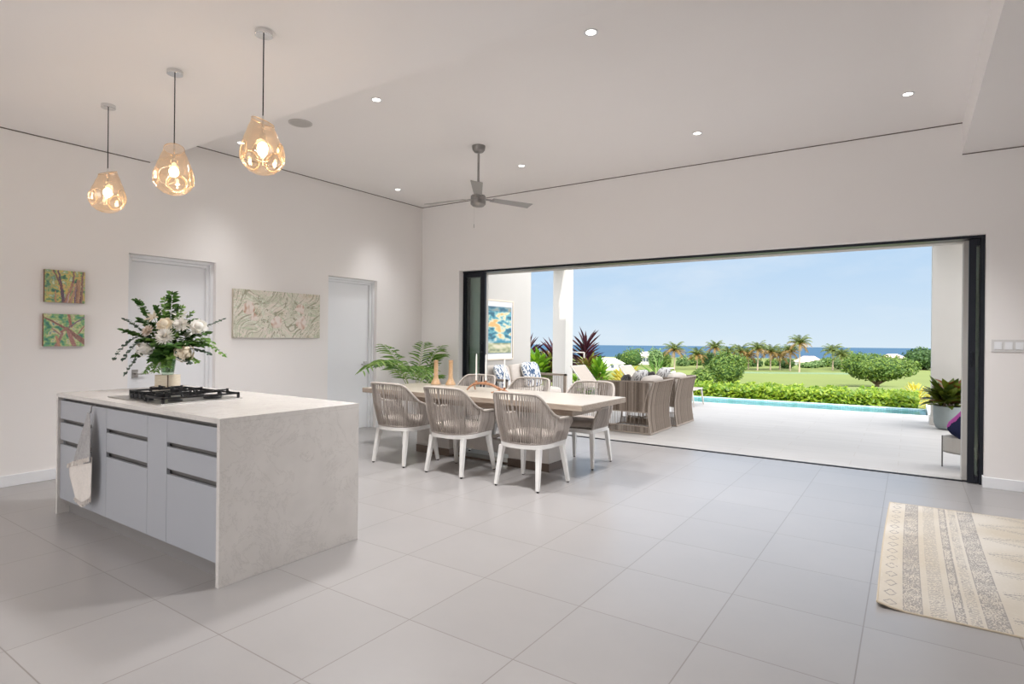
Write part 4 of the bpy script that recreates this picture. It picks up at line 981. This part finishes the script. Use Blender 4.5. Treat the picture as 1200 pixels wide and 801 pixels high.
for k, (yy, wh) in enumerate(((7.92, 'nearer armchair'), (8.93, 'further armchair'))):
    pillow('throw_pillow', 'white and grey patterned pillow leaning in the ' + wh, (-3.40, yy+.42, .69), R_(0), R_(24), R_(-6), M_gink, .215, .06, 'patterned pillows in the armchairs')
    pillow('throw_pillow', 'dark charcoal woven pillow in front of the patterned one in the ' + wh, (-3.55, yy+.30, .63), R_(-6), R_(12), R_(40), M_dark, .19, .05, 'dark pillows in the armchairs')

# sofa against the patio wall
sf = thing('rope_sofa', 'pale cushioned rope sofa against the patio wall', 'sofa', (-6.42, 8.0, 0))
SD, SW = .86, 2.02
fr = MB()
for y in (.0, SW):
    fr.box((SD-.03, y-.02, 0), (SD+.02, y+.03, .66)).box((.0, y-.02, 0), (.05, y+.03, .66)).box((0, y-.02, .62), (SD+.02, y+.03, .66)).box((0, y-.02, .06), (SD+.02, y+.03, .1))
fr.box((0, 0, .62), (.04, SW, .66)).box((0, 0, .2), (SD, SW, .24)).build('frame', M_pfr, sf, bevel=.004)
for y in (.005, SW+.005):
    b = MB(); slatpanel(b, (.05, y, 0), (SD-.03, y, 0), .08, .63, .006, .034); b.build('woven_arm', M_prope, sf)
for k in range(2):
    y0 = .05+k*(SW-.1)/2
    MB().cushion((.1, y0, .235), (SD, y0+(SW-.1)/2-.01, .42), .3, 10).build('seat_cushion', M_pcush, sf, smooth='all')
    MB().cushion((-.1, 0, -.24), (.1, .94, .24), .35, 10, T((.2, y0, .62), 0, R_(-10), 0)).build('back_cushion', M_pcush, sf, smooth='all')
pillow('throw_pillow', 'blue ink-print pillow on the sofa beneath the framed seascape', (-6.02, 8.52, .65), 0, R_(-18), R_(8), M_ink, .225, .07, 'blue print pillows on the sofa')
pillow('throw_pillow', 'blue ink-print pillow at the far end of the sofa', (-6.02, 9.5, .66), 0, R_(-18), R_(-10), M_ink, .235, .07, 'blue print pillows on the sofa')
fp = canvas('framed_painting', 'framed blue and orange seascape on the patio wall', (PWX, 9.02, 1.50), (.74, .86), M_side_w, seascape, 0, thick=.02, res=60)
MB().box((-.0, -.43, -.55), (.012, .43, .55)).build('white_mount', M_white, fp)
f4 = MB()
for a, b_ in (((0, -.445, -.565), (.03, -.42, .565)), ((0, .42, -.565), (.03, .445, .565)), ((0, -.42, -.565), (.03, .42, -.54)), ((0, -.42, .54), (.03, .42, .565))): f4.box(a, b_)
f4.build('pale_frame', mat('pale_frame_wood', (222, 208, 190), .5), fp, bevel=.002)
MB().box((.004, -.385, -.445), (.0185, .385, .445)).build('grey_inner_frame', mat('grey_frame', (128, 142, 150), .5), fp)

# sun loungers
M_sling = mat('sling_mesh_taupe', (178, 166, 154), .85, bump=.3, bscale=400); M_lfr = mat('lounger_frame', (206, 200, 192), .45)
def lounger(lab, x, y):
    t = thing('sun_lounger', lab, 'sun lounger', (x, y, 0), 0, 'sun loungers by the pool')
    fr = MB()
    for yy in (0, .64): fr.tube([(.30, yy, .34), (1.60, yy, .34)], .018, 4); fr.tube([(.34, yy, .35), (0, yy, .76)], .016, 4)
    for xx in (.30, 1.60): fr.tube([(xx, 0, .34), (xx, .64, .34)], .016, 4)
    fr.tube([(0, 0, .76), (0, .64, .76)], .016, 4); fr.build('frame', M_lfr, t)
    for xx in (.36, 1.58):
        for yy in (0, .64): MB().tube([(xx, yy, .33), (xx+(.05 if xx > 1 else -.05), yy, 0)], [.022, .017], 4).build('leg', M_lfr, t)
    MB().box((.34, .012, .335), (1.585, .628, .345)).build('seat_sling', M_sling, t)
    q = MB(); q.v = []; q.box((0, .012, -.004), (.53, .628, .004), T((.345, 0, .35), 0, R_(-(180-50.0)), 0)); q.build('back_sling', M_sling, t)
    pr = MB().tube([(.17, .06, .55), (.05, .06, .33)], .010, 4).tube([(.17, .58, .55), (.05, .58, .33)], .010, 4).tube([(.05, .0, .33), (.05, .64, .33)], .010, 4).tube([(.05, 0, .33), (.32, 0, .33)], .012, 4).tube([(.05, .64, .33), (.32, .64, .33)], .012, 4).build('back_prop', M_lfr, t)
    for yy in (.0, .64): MB().tube([(.06, yy, .33), (-.02, yy, 0)], [.02, .016], 4).build('leg', M_lfr, t)
    return t
l1 = lounger('taupe sling sun lounger with raised back beside the white column', -5.98, 11.0)
l2 = dup(l1, (-5.2, 11.74, 0), 0, 'taupe sling sun lounger with raised back closest to the pool edge')

# railing
rl = thing('patio_railing', 'pale metal railing behind the left column', 'railing', (-6.95, 13.5, 0))
rq = MB(); rq.tube([(0, 0, .99), (-2.4, 0, .99)], .02, 6); rq.tube([(0, 0, .72), (-2.4, 0, .72)], .008, 5).tube([(0, 0, .45), (-2.4, 0, .45)], .008, 5); rq.build('rail', M_lfr, rl)
for i in range(3): MB().tube([(-1.2*i, 0, 0), (-1.2*i, 0, .99)], .022, 6).build('post', M_lfr, rl)

# croton in grey pot
M_pot = mat('grey_concrete_pot', (140, 148, 148), .7, var=.05, vscale=6)
pt = thing('potted_croton', 'red and green croton in a round grey concrete pot', 'potted plant', (.49, 11.36, 0))
MB().lathe([(.001, 0), (.11, 0), (.15, .02), (.178, .10), (.186, .22), (.186, .36), (.172, .36), (.17, .30), (.001, .30)], 36, cap=False).build('pot', M_pot, pt, smooth=True)
MB().cyl((0, 0, .30), .17, .015, 24).build('soil', MATS['dark_soil'], pt)
M_cro = leafmat('croton_leaf', (44, 60, 22), (120, 134, 44), .3, .2); M_crr = leafmat('croton_red_leaf', (92, 34, 26), (128, 84, 40), .3, .2)
def rosette(n, r0, h0, h1, ln, wd, M, parent, name, seed, el=(10, 70), bend=.35, c=(0, 0)):
    b = MB(); rr = random.Random(seed)
    for i in range(n):
        az = rr.random()*2*PI; e_ = R_(rr.uniform(*el)); d = Vector((math.cos(az)*math.cos(e_), math.sin(az)*math.cos(e_), math.sin(e_)))
        z = rr.uniform(h0, h1); p = Vector((c[0]+r0*rr.random()*math.cos(az), c[1]+r0*rr.random()*math.sin(az), z))
        leafquad(b, p, d, Vector((0, 0, 1))+d*.01, ln*rr.uniform(.7, 1.15), wd*rr.uniform(.8, 1.2), bend*rr.uniform(.4, 1.2))
    return b.build(name, M, parent, smooth='all')
rosette(95, .13, .34, .62, .30, .115, M_cro, pt, 'green_leaves', 3, (10, 80)); rosette(44, .10, .40, .62, .24, .09, M_crr, pt, 'red_leaves', 4, (10, 75))
stq = MB()
for k in range(6): stq.tube([(.05*math.cos(k), .05*math.sin(k), .3), (.08*math.cos(k), .08*math.sin(k), .6)], .01, 5)
stq.build('stems', mat('bark_brown', (110, 92, 74), .9), pt)

# low metal planter stand with a cushion
ps = thing('metal_trough', 'low pale metal trough on thin legs beside the door jamb', 'planter', (.56, 7.93, 0))
q = MB(); N = 40; oval = [(.26*math.cos(2*PI*i/N), .20*math.sin(2*PI*i/N)) for i in range(N)]
q.prism(oval, .17, .185)
for i in range(N):
    a, b_ = oval[i], oval[(i+1) % N]; q.quad((*a, .17), (*b_, .17), (*b_, .335), (*a, .335)); q.quad((*[v*.97 for v in b_], .17), (*[v*.97 for v in a], .17), (*[v*.97 for v in a], .335), (*[v*.97 for v in b_], .335)); q.quad((*a, .335), (*b_, .335), (*[v*.97 for v in b_], .335), (*[v*.97 for v in a], .335))
q.build('trough', mat('trough_metal', (178, 174, 168), .5, metal=.2), ps)
for x, y in ((-.262, -.0), (.262, 0), (0, .205), (0, -.205)): MB().tube([(x, y, 0), (x, y, .34)], .008, 6).build('leg', mat('grey_leg', (110, 108, 106), .5, metal=.5), ps)
def navy():
    M = bpy.data.materials.new('navy_pink_weave'); M.use_nodes = True; t = M.node_tree; b = t.nodes['Principled BSDF']; tcn = nd(t, 'ShaderNodeTexCoord'); sp_ = nd(t, 'ShaderNodeSeparateXYZ'); t.links.new(tcn.outputs['Object'], sp_.inputs[0])
    n = nd(t, 'ShaderNodeTexNoise', i_Scale=9.0, i_Detail=4.0); t.links.new(tcn.outputs['Object'], n.inputs[0])
    a = nd(t, 'ShaderNodeMath', operation='MULTIPLY_ADD'); a.inputs[1].default_value = .16; t.links.new(n.outputs[0], a.inputs[0]); t.links.new(sp_.outputs[1], a.inputs[2])
    r = nd(t, 'ShaderNodeValToRGB'); r.color_ramp.interpolation = 'CONSTANT'; r.color_ramp.elements[0].color = lin((24, 30, 66)); r.color_ramp.elements[1].position = .235; r.color_ramp.elements[1].color = lin((168, 78, 150))
    t.links.new(a.outputs[0], r.inputs[0]); t.links.new(r.outputs[0], b.inputs['Base Color']); b.inputs['Roughness'].default_value = .9; return M
pillow('floor_cushion', 'navy and pink cushion lying in the low metal trough', (.585, 7.93, .455), R_(38), 0, R_(84), navy(), .20, .07)

# ------------------------------------------------------------------ garden plants
def gpos(u, depth): P = EYE+Fw*depth+Rt*((u-600)*depth/F_PX); return P.x, P.y
def zof(u, v, depth): return EYE.z - (v-VC-.01*(u-600))*depth/F_PX
def terr(d):
    if d < 20: return -.45
    return -.45-8.55*smst((d-20)/62)
M_grass = mat('golf_grass', (108, 119, 58), .95, var=.09, vscale=.06, bump=.2, bscale=2)
gm = MB(); ds_ = [13.5, 16, 19, 22, 26, 31, 38, 46, 56, 68, 82, 100, 125, 160, 200, 240, 280, 330]; NL = 24
for d in ds_:
    for j in range(NL+1):
        lat = (-1+2*j/NL)*(d*1.3+40); P = EYE+Fw*d+Rt0*lat; gm.v.append((P.x, P.y, terr(d)+.25*nz3(P.x*.03, P.y*.03, 2)*min(1, d/60)))
for i in range(len(ds_)-1):
    for j in range(NL): a = i*(NL+1)+j; gm.face((a, a+1, a+NL+2, a+NL+1))
# keep the lawn clear of deck and pool
gm.v = [(x, y, z if not (y < 15.3) else min(z, -1.3)) for x, y, z in gm.v]
struct(gm.build('lawn', M_grass, smooth='all'))
M_sea = mat('sea_water', (48, 80, 104), .6, var=.05, vscale=.01, spec=.2)
sq = MB()
for a, b_ in (((310, -1), (1400, -1)),):
    P = [EYE+Fw*310-Rt0*900, EYE+Fw*310+Rt0*900, EYE+Fw*1400+Rt0*2600, EYE+Fw*1400-Rt0*2600]; sq.quad(*[(p.x, p.y, -15) for p in P])
struct(sq.build('sea', M_sea))
struct(MB().box((-12, -9, -.4), (9, 7.2, -.125)).build('ground', mat('paving_base', (186, 180, 172), .9)))

def leafcloud(b, c, rad, n, size, rr, hollow=.55, lump=.25, flat=.0):
    for i in range(n):
        d = Vector((rr.gauss(0, 1), rr.gauss(0, 1), rr.gauss(0, 1))).normalized()
        q = (hollow+(1-hollow)*rr.random()**.6)*(1+lump*nz3(d.x*2.4+c[0], d.y*2.4+c[1], d.z*2.4))
        p = Vector((c[0]+d.x*rad[0]*q, c[1]+d.y*rad[1]*q, c[2]+d.z*rad[2]*q))
        nrm = (d+Vector((rr.gauss(0, .6), rr.gauss(0, .6), rr.gauss(0, .6)+.3))).normalized(); a = nrm.orthogonal().normalized(); a = Matrix.Rotation(rr.random()*6.28, 4, nrm) @ a; e_ = nrm.cross(a)
        s_ = size*rr.uniform(.6, 1.2); b.quad(p-a*s_, p-e_*s_*.5, p+a*s_, p+e_*s_*.5)
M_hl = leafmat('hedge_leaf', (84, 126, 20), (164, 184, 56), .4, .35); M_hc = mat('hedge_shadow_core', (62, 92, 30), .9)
hr = random.Random(11)
hd = thing('clipped_hedge', 'bright green leafy hedge along the far edge of the pool', 'hedge', (-3.2, 15.4, -.7))
hb = MB()
for i in range(9500):
    x = hr.uniform(-3.6, 3.35); u_ = (x+3.6)/6.95; yc = -.55+u_*.45
    side = hr.random(); top = .87+.10*nz3(x*2.2, 0, 3)+.10*nz3(x*6, 1, 3)
    if side < .5: p = Vector((x, yc+hr.uniform(-.02, .12), hr.uniform(.45, top)))
    else: p = Vector((x, yc+hr.uniform(0, 1.3), top+hr.uniform(-.08, .05)))
    nrm = Vector((hr.gauss(0, .5), -.6+hr.gauss(0, .5), .7+hr.gauss(0, .5)))
    nrm = nrm.normalized(); d = nrm.orthogonal().normalized(); d = Matrix.Rotation(hr.random()*6.28, 4, nrm) @ d
    s_ = nrm.cross(d); l = hr.uniform(.045, .075); hb.quad(p-d*l, p+s_*l*.42, p+d*l, p-s_*l*.42)
hb.build('foliage', M_hl, hd)
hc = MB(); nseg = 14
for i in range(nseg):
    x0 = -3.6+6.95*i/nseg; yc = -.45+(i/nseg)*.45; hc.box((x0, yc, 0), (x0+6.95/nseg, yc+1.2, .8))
hc.build('branches', M_hc, hd)  # solid core, shade between the leaves put into its dark green
fl = MB(); rr = random.Random(2)
for k in range(7):
    az = 2*PI*k/7; leafquad(fl, Vector((0, 0, 0)), Vector((math.cos(az), -.4, math.sin(az))), Vector((0, -1, 0)), .075, .06, .1)
fo = fl.build('hibiscus_flower', leafmat('red_petal', (196, 24, 20), (226, 50, 34), .5, .2), None, loc=(*gpos(901, 15.45), -.06)); tag(fo, 'single red flower on the front of the green hedge', 'flower')

M_maroon = leafmat('cordyline_leaf', (58, 28, 40), (104, 52, 66), .4, .2); M_var = leafmat('variegated_leaf', (110, 40, 44), (150, 170, 70), .45, .3); M_green = leafmat('broad_green_leaf', (70, 120, 30), (150, 190, 50), .4, .35); M_yel = leafmat('yellow_croton_leaf', (190, 176, 50), (232, 218, 110), .4, .35)
def strap_plant(name, lab, u, depth, ztop, zbase, M, n=60, ln=.62, seed=1):
    x, y = gpos(u, depth); t = thing(name, lab, 'plant', (x, y, zbase)); H = ztop-zbase; b = MB(); rr = random.Random(seed)
    for i in range(n):
        h = H*(.35+.4*(i/n)); az = i*2.4+rr.random()*.4; el = R_(10+62*(i/n)+rr.uniform(-6, 6)); d = Vector((math.cos(az)*math.cos(el), math.sin(az)*math.cos(el), math.sin(el)))
        leafquad(b, Vector((0, 0, h)), d, Vector((0, 0, 1))+d*.01, ln*rr.uniform(.65, 1.0), .055, .22)
    b.build('leaves', M, t, smooth='all'); MB().tube([(0, 0, 0), (.02, .01, H*.78)], [.025, .018], 6).build('stalk', MATS['bark_brown'], t)
    return t
strap_plant('cordyline', 'tall maroon cordyline standing right of the left column', 686, 15.6, zof(686, 384, 15.6), -.45, M_maroon, 64, .72, 1)
strap_plant('cordyline', 'tall maroon cordyline beside the end of the patio wall', 619, 15.3, zof(622, 388, 15.3), -.45, M_maroon, 60, .68, 2)
strap_plant('cordyline', 'maroon cordyline half hidden by the left side of the column', 650, 15.2, zof(648, 396, 15.2), -.45, M_maroon, 60, .72, 3)
def bushy(name, lab, u, v0, v1, depth, wpx, M, n, ln, wd, seed, zb=-.45):
    x, y = gpos(u, depth); zt_, z0 = zof(u, v0, depth), zof(u, v1, depth); t = thing(name, lab, 'plant', (x, y, zb)); r = wpx*depth/F_PX/2; b = MB(); rr = random.Random(seed)
    for i in range(n):
        d = Vector((rr.gauss(0, 1), rr.gauss(0, 1), abs(rr.gauss(0, .9)))).normalized(); q = .35+.65*rr.random()**.5
        p = Vector((d.x*r*q*.8, d.y*r*q*.8, (z0-zb)+(zt_-z0)*.85*d.z*q)); leafquad(b, p, d+Vector((0, 0, .3)), Vector((0, 0, 1))+d*.01, ln*rr.uniform(.7, 1.2), wd, .25)
    b.build('leaves', M, t, smooth='all'); s_ = MB()
    for k in range(4): s_.tube([(0, 0, 0), (r*.3*math.cos(k*1.6), r*.3*math.sin(k*1.6), (z0-zb)+(zt_-z0)*.4)], .012, 5)
    s_.build('stems', MATS['bark_brown'], t); return t
bushy('variegated_shrub', 'red and green variegated shrub under the right cordyline', 690, 414, 446, 15.0, 30, M_var, 120, .26, .08, 5)
bushy('variegated_shrub', 'pink and green variegated shrub between wall end and column', 644, 410, 440, 15.0, 26, M_var, 110, .28, .08, 6)
bushy('broadleaf_shrub', 'green broad-leaved shrub between the patio wall and the column', 630, 408, 446, 14.7, 34, M_green, 150, .26, .12, 7)
bushy('broadleaf_shrub', 'green broad-leaved shrub behind the nearer sun lounger', 702, 420, 455, 14.6, 30, M_green, 120, .24, .11, 8)
bushy('broadleaf_shrub', 'low green shrub just right of the left column base', 677, 440, 466, 14.3, 26, M_green, 110, .22, .1, 9)
bushy('yellow_croton', 'yellow-leaved croton shrub between the two sun loungers', 735, 428, 456, 15.0, 46, M_yel, 240, .20, .07, 10)
bushy('yellow_croton', 'yellow-green croton shrub left of the right column', 1073, 447, 478, 15.9, 40, M_yel, 200, .16, .05, 12)
bushy('yellow_croton', 'yellow-green croton shrub right of the right column', 1128, 428, 478, 14.5, 34, M_yel, 200, .16, .05, 13)
bushy('broadleaf_shrub', 'green shrub rising behind the right column', 1132, 412, 440, 17, 26, M_green, 110, .2, .08, 14)
bushy('young_palm', 'small spiky young palm between the armchair pillows and the lawn', 772, 427, 446, 16.5, 30, M_palm, 60, .36, .03, 15)
for k, (u, dd) in enumerate(((700, 15.8), (718, 16.2), (752, 16), (768, 15.6), (785, 16))):
    bushy('low_shrub', 'low light green shrub behind the sun loungers, ' + ('left-most, by the right cordyline', 'second from the left', 'middle one, under the second lounger back', 'fourth from the left', 'right-most, nearest the hedge')[k], u, 443, 456, dd, 34, M_hl, 110, .13, .06, 30+k)['group'] = 'low shrubs behind the loungers'

# ------------------------------------------------------------------ far trees, palms and houses
M_tr = mat('palm_trunk', (168, 152, 132), .9, var=.1, vscale=3); M_tl = leafmat('tree_leaf', (58, 92, 34), (118, 140, 56), .6, .3); M_td = leafmat('dark_tree_leaf', (40, 70, 34), (82, 110, 56), .6, .3); M_tlt = leafmat('pale_tree_leaf', (88, 120, 70), (136, 158, 98), .6, .3)
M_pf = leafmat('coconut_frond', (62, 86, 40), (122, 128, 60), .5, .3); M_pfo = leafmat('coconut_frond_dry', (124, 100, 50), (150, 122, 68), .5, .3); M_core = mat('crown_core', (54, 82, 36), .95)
def tree(name, lab, u, depth, v_top, v_base, wpx, vb_crown, M, n, size, seed, group=None, zb=None):
    x, y = gpos(u, depth); zb = terr(depth) if zb is None else zb; zt_ = zof(u, v_top, depth); zc0 = zof(u, vb_crown, depth); r = wpx*depth/F_PX/2
    t = thing(name, lab, 'tree', (x, y, zb), 0, group); b = MB(); rr = random.Random(seed); H = (zt_-zc0)
    c = Vector((0, 0, (zt_+zc0)/2-zb)); leafcloud(b, c, (r*.9, r*.9, H/2), int(n*.55), size, rr, .7, .25)
    for k in range(9):
        az = k*2.4; q = .55*rr.random()**.5+.2; cc = Vector((r*q*math.cos(az), r*q*math.sin(az), c.z+H*rr.uniform(-.18, .28)))
        leafcloud(b, cc, (r*.42, r*.42, H*.28), int(n*.05), size, rr, .5, .2)
    b.build('crown', M, t)
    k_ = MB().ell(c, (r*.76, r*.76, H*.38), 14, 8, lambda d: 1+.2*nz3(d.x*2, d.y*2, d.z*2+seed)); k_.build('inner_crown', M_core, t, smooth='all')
    tk = MB(); tk.tube([(0, 0, -.3), (r*.02, 0, (zc0-zb)*.6), (0, 0, c.z)], [r*.07, r*.05, r*.04], 7)
    for k in range(5): az = k*1.3; tk.tube([(0, 0, (zc0-zb)*.55), (r*.3*math.cos(az), r*.3*math.sin(az), zc0-zb+H*.12), (r*.6*math.cos(az), r*.6*math.sin(az), c.z)], [r*.04, r*.03, r*.015], 5)
    tk.build('trunk', MATS['bark_brown'], t); return t
tree('round_tree', 'wide umbrella-shaped green tree standing alone on the lawn at right', 1028, 127, 415, 455, 82, 446, M_tl, 8000, .32, 21)
tree('leafy_tree', 'bushy rounded tree rising behind the hedge at left of the lawn', 851, 92, 413, 460, 44, 452, M_tl, 4600, .24, 22)
tree('leafy_tree', 'low bush at the left foot of the rounded tree behind the hedge', 822, 88, 432, 460, 30, 456, M_tl, 1600, .26, 23)
tree('dark_tree', 'large dark tree beyond the lawn beside the right column', 1082, 215, 407, 434, 46, 433, M_td, 2600, .55, 24)
belt = [(632, 24, 412, 1), (655, 20, 414, 0), (741, 30, 407, 0), (728, 16, 414, 1), (768, 20, 407, 2), (780, 16, 412, 0), (800, 16, 416, 2), (815, 18, 416, 0), (832, 22, 411, 1), (870, 22, 417, 0), (885, 18, 420, 1), (905, 18, 420, 0), (922, 18, 419, 1),
        (948, 22, 424, 2), (957, 20, 422, 2), (970, 24, 418, 0), (985, 22, 420, 2), (998, 34, 411, 0), (1008, 24, 418, 1), (1105, 26, 412, 1), (1125, 22, 414, 0), (1140, 24, 412, 1)]
where = ['seen between the patio wall and the left column', 'beside the left edge of the left column', 'peaked, directly right of the white villa', 'just above the white villa roof', 'between the white villa and the lone palm, pale', 'small, hard against the left of the lone palm',
         'just right of the lone palm', 'under the shorter palm', 'left of the tall palm above the rounded tree', 'behind the palms at the right of the rounded tree', 'low, behind the full-crowned palm', 'low, behind the slim palm of the row', 'low, left of the tallest palm trunk',
         'pale low one in front of the beige-roofed villa', 'pale one right of the beige-roofed villa', 'left of the dark palm', 'pale one right of the dark palm', 'domed and tallest, behind the light green palm', 'small, left of the umbrella-shaped tree', 'beside the right column, right of the large dark tree', 'glimpsed right of the right column', 'furthest right, past the right column']
for i, (u, wp, vt, kd) in enumerate(belt):
    kind = ('mid green', 'dark green', 'pale green')[kd]
    tree('belt_tree', kind + ' tree beyond the lawn, ' + where[i], u, 212+(i % 4)*7, vt, 433, wp, 432.5, (M_tl, M_td, M_tlt)[kd], 900, .45, 50+i, 'trees in the belt beyond the lawn')
def palm(lab, u, v_top, v_base, depth, seed, scale=1.0, dry=.3, group=None):
    x, y = gpos(u, depth); zb = min(terr(depth), zof(u, v_base, depth)); zb = terr(depth); H = zof(u, v_top, depth)-zb; t = thing('palm_tree', lab, 'palm tree', (x, y, zb), 0, group); rr = random.Random(seed)
    Lf = 4.3*scale*rr.uniform(.9, 1.1); hc_ = H-Lf*.30
    MB().tube([(0, 0, -.2), (.1, 0, hc_*.5), (0, 0, hc_)], [.28, .2, .16], 7).build('trunk', M_tr, t, smooth=True)
    g_, d_ = MB(), MB()
    for k in range(27):
        az = k*2.399; el = R_(72-90*(k/27)+rr.uniform(-6, 6)); tgt = d_ if (k/27 > 1-dry) else g_
        pts = []; 
        for i in range(8):
            s_ = i/7; e2 = el-R_(75)*s_*s_*.9; 
            if i == 0: p = Vector((0, 0, hc_))
            else: p = p+Vector((math.cos(az)*math.cos(e2), math.sin(az)*math.cos(e2), math.sin(e2)))*(Lf/7)
            pts.append(p.copy())
        for i in range(1, 8):
            dv = (pts[i]-pts[i-1]).normalized(); sd = dv.cross(Vector((0, 0, 1))).normalized() if abs(dv.z) < .99 else Vector((1, 0, 0))
            for sub in (0, .5):
                p = pts[i-1].lerp(pts[i], sub); l = Lf*.33*(1-.45*abs((i/7)-.5)*2)
                for sg in (-1, 1):
                    tip = p+(sd*sg*.8+dv*.6+Vector((0, 0, -.45)))*l; tgt.quad(p-dv*.14*scale, p+dv*.14*scale, tip)
    g_.build('fronds', M_pf, t); 
    if d_.v: d_.build('dry_fronds', M_pfo, t)
    return t
PL = [(790.5, 405, 432, 'coconut palm standing alone left of the rounded tree', .45), (817, 411, 432, 'shorter palm between the lone palm and the rounded tree', .4), (838, 403, 430, 'tall palm whose crown shows above the rounded tree at left', .4), (853, 409, 430, 'palm whose crown just clears the rounded tree', .3),
      (867, 407, 431, 'palm right behind the rounded tree edge', .4), (877, 411, 431, 'short brownish palm right of the rounded tree', .6), (888, 404, 432, 'full-crowned palm in the row left of the tallest palm', .35), (903, 407.5, 432, 'slim palm in the middle of the row left of the tallest palm', .45),
      (914, 411, 432, 'short palm in the row, third left of the tallest palm', .55), (926, 407, 432, 'broad palm directly left of the tallest palm', .5), (937, 397, 433, 'tallest palm with a bare pale trunk above all others', .4), (976, 407, 432, 'dark palm standing before the tree belt', .1), (986.5, 412, 432, 'light green palm just right of the dark palm', 0)]
for i, (u, vt, vb, lab, dry) in enumerate(PL): palm(lab, u, vt, vb, 196+(i % 3)*4 if i != 10 else 188, 70+i, 1.0 if i != 10 else 1.05, dry)
M_roofw = mat('pale_roof', (232, 226, 220), .8); M_roofp = mat('clay_pink_roof', (216, 190, 176), .85); M_hw = mat('villa_white', (238, 234, 228), .8); M_pane = mat('dark_pane', (80, 90, 100), .3)
def villa(lab, u, depth, v_top, v_eave, wpx, M_roof, base=None):
    x, y = gpos(u, depth); zb = terr(depth); z1, z2 = zof(u, v_eave, depth)-zb, zof(u, v_top, depth)-zb; w_ = wpx*depth/F_PX
    t = thing('villa', lab, 'house', (x, y, zb), YAW); d2 = w_*.35
    MB().box((-w_/2, -d2, -.3), (w_/2, d2, z1)).build('wall', M_hw, t)
    r = MB(); o = .5; P = [(-w_/2-o, -d2-o, z1), (w_/2+o, -d2-o, z1), (w_/2+o, d2+o, z1), (-w_/2-o, d2+o, z1), (-w_/4, 0, z2), (w_/4, 0, z2)]; r.v = P
    for f_ in ((0, 1, 5, 4), (1, 2, 5), (2, 3, 4, 5), (3, 0, 4), (3, 2, 1, 0)): r.face(f_)
    r.build('roof', M_roof, t)
    for k in range(4):
        px = -w_*.36+k*w_*.24; MB().box((px-.5, -d2-.04, z1*.35), (px+.5, -d2+.02, z1*.8)).build('window', M_pane, t)
    return t
villa('white villa with pale roof right of the tall cordyline', 712, 192, 419, 425, 34, M_roofw); villa('small white villa half hidden by trees left of the lone palm', 756, 235, 412, 417, 14, M_roofw)
villa('beige-roofed villa to the right of the tallest palm', 948, 246, 417, 424, 26, M_roofp); villa('pink-roofed villa behind the umbrella-shaped tree', 1046, 250, 414.5, 419, 22, M_roofp); villa('low white villa behind the row of palms', 872, 240, 425, 428, 22, M_roofw)
fc = thing('green_fence', 'long low green net fence across the far lawn', 'fence', (*gpos(925, 180), terr(180)), YAW)
MB().box((-21, -.02, 0), (21, .02, .5)).build('net', mat('fence_green', (120, 140, 112), .9), fc)
gc = thing('golf_cart', 'tiny white golf cart parked on the far lawn beneath the lone palm', 'golf cart', (*gpos(787, 172), terr(172)), YAW)
MB().box((-1.1, -.6, .35), (1.1, .6, .95)).build('body', M_hw, gc, bevel=.1); MB().box((-.9, -.6, 1.75), (.7, .6, 1.85)).build('roof', M_hw, gc)
for x in (-.7, .7):
    for y in (-.6, .6): MB().tube([(x, y-.08, .3), (x, y+.08, .3)], .3, 12).build('wheel', M_iron, gc)
for x in (-.85, .65):
    for y in (-.55, .55): MB().tube([(x, y, .9), (x, y, 1.76)], .04, 5).build('roof_post', M_iron, gc)
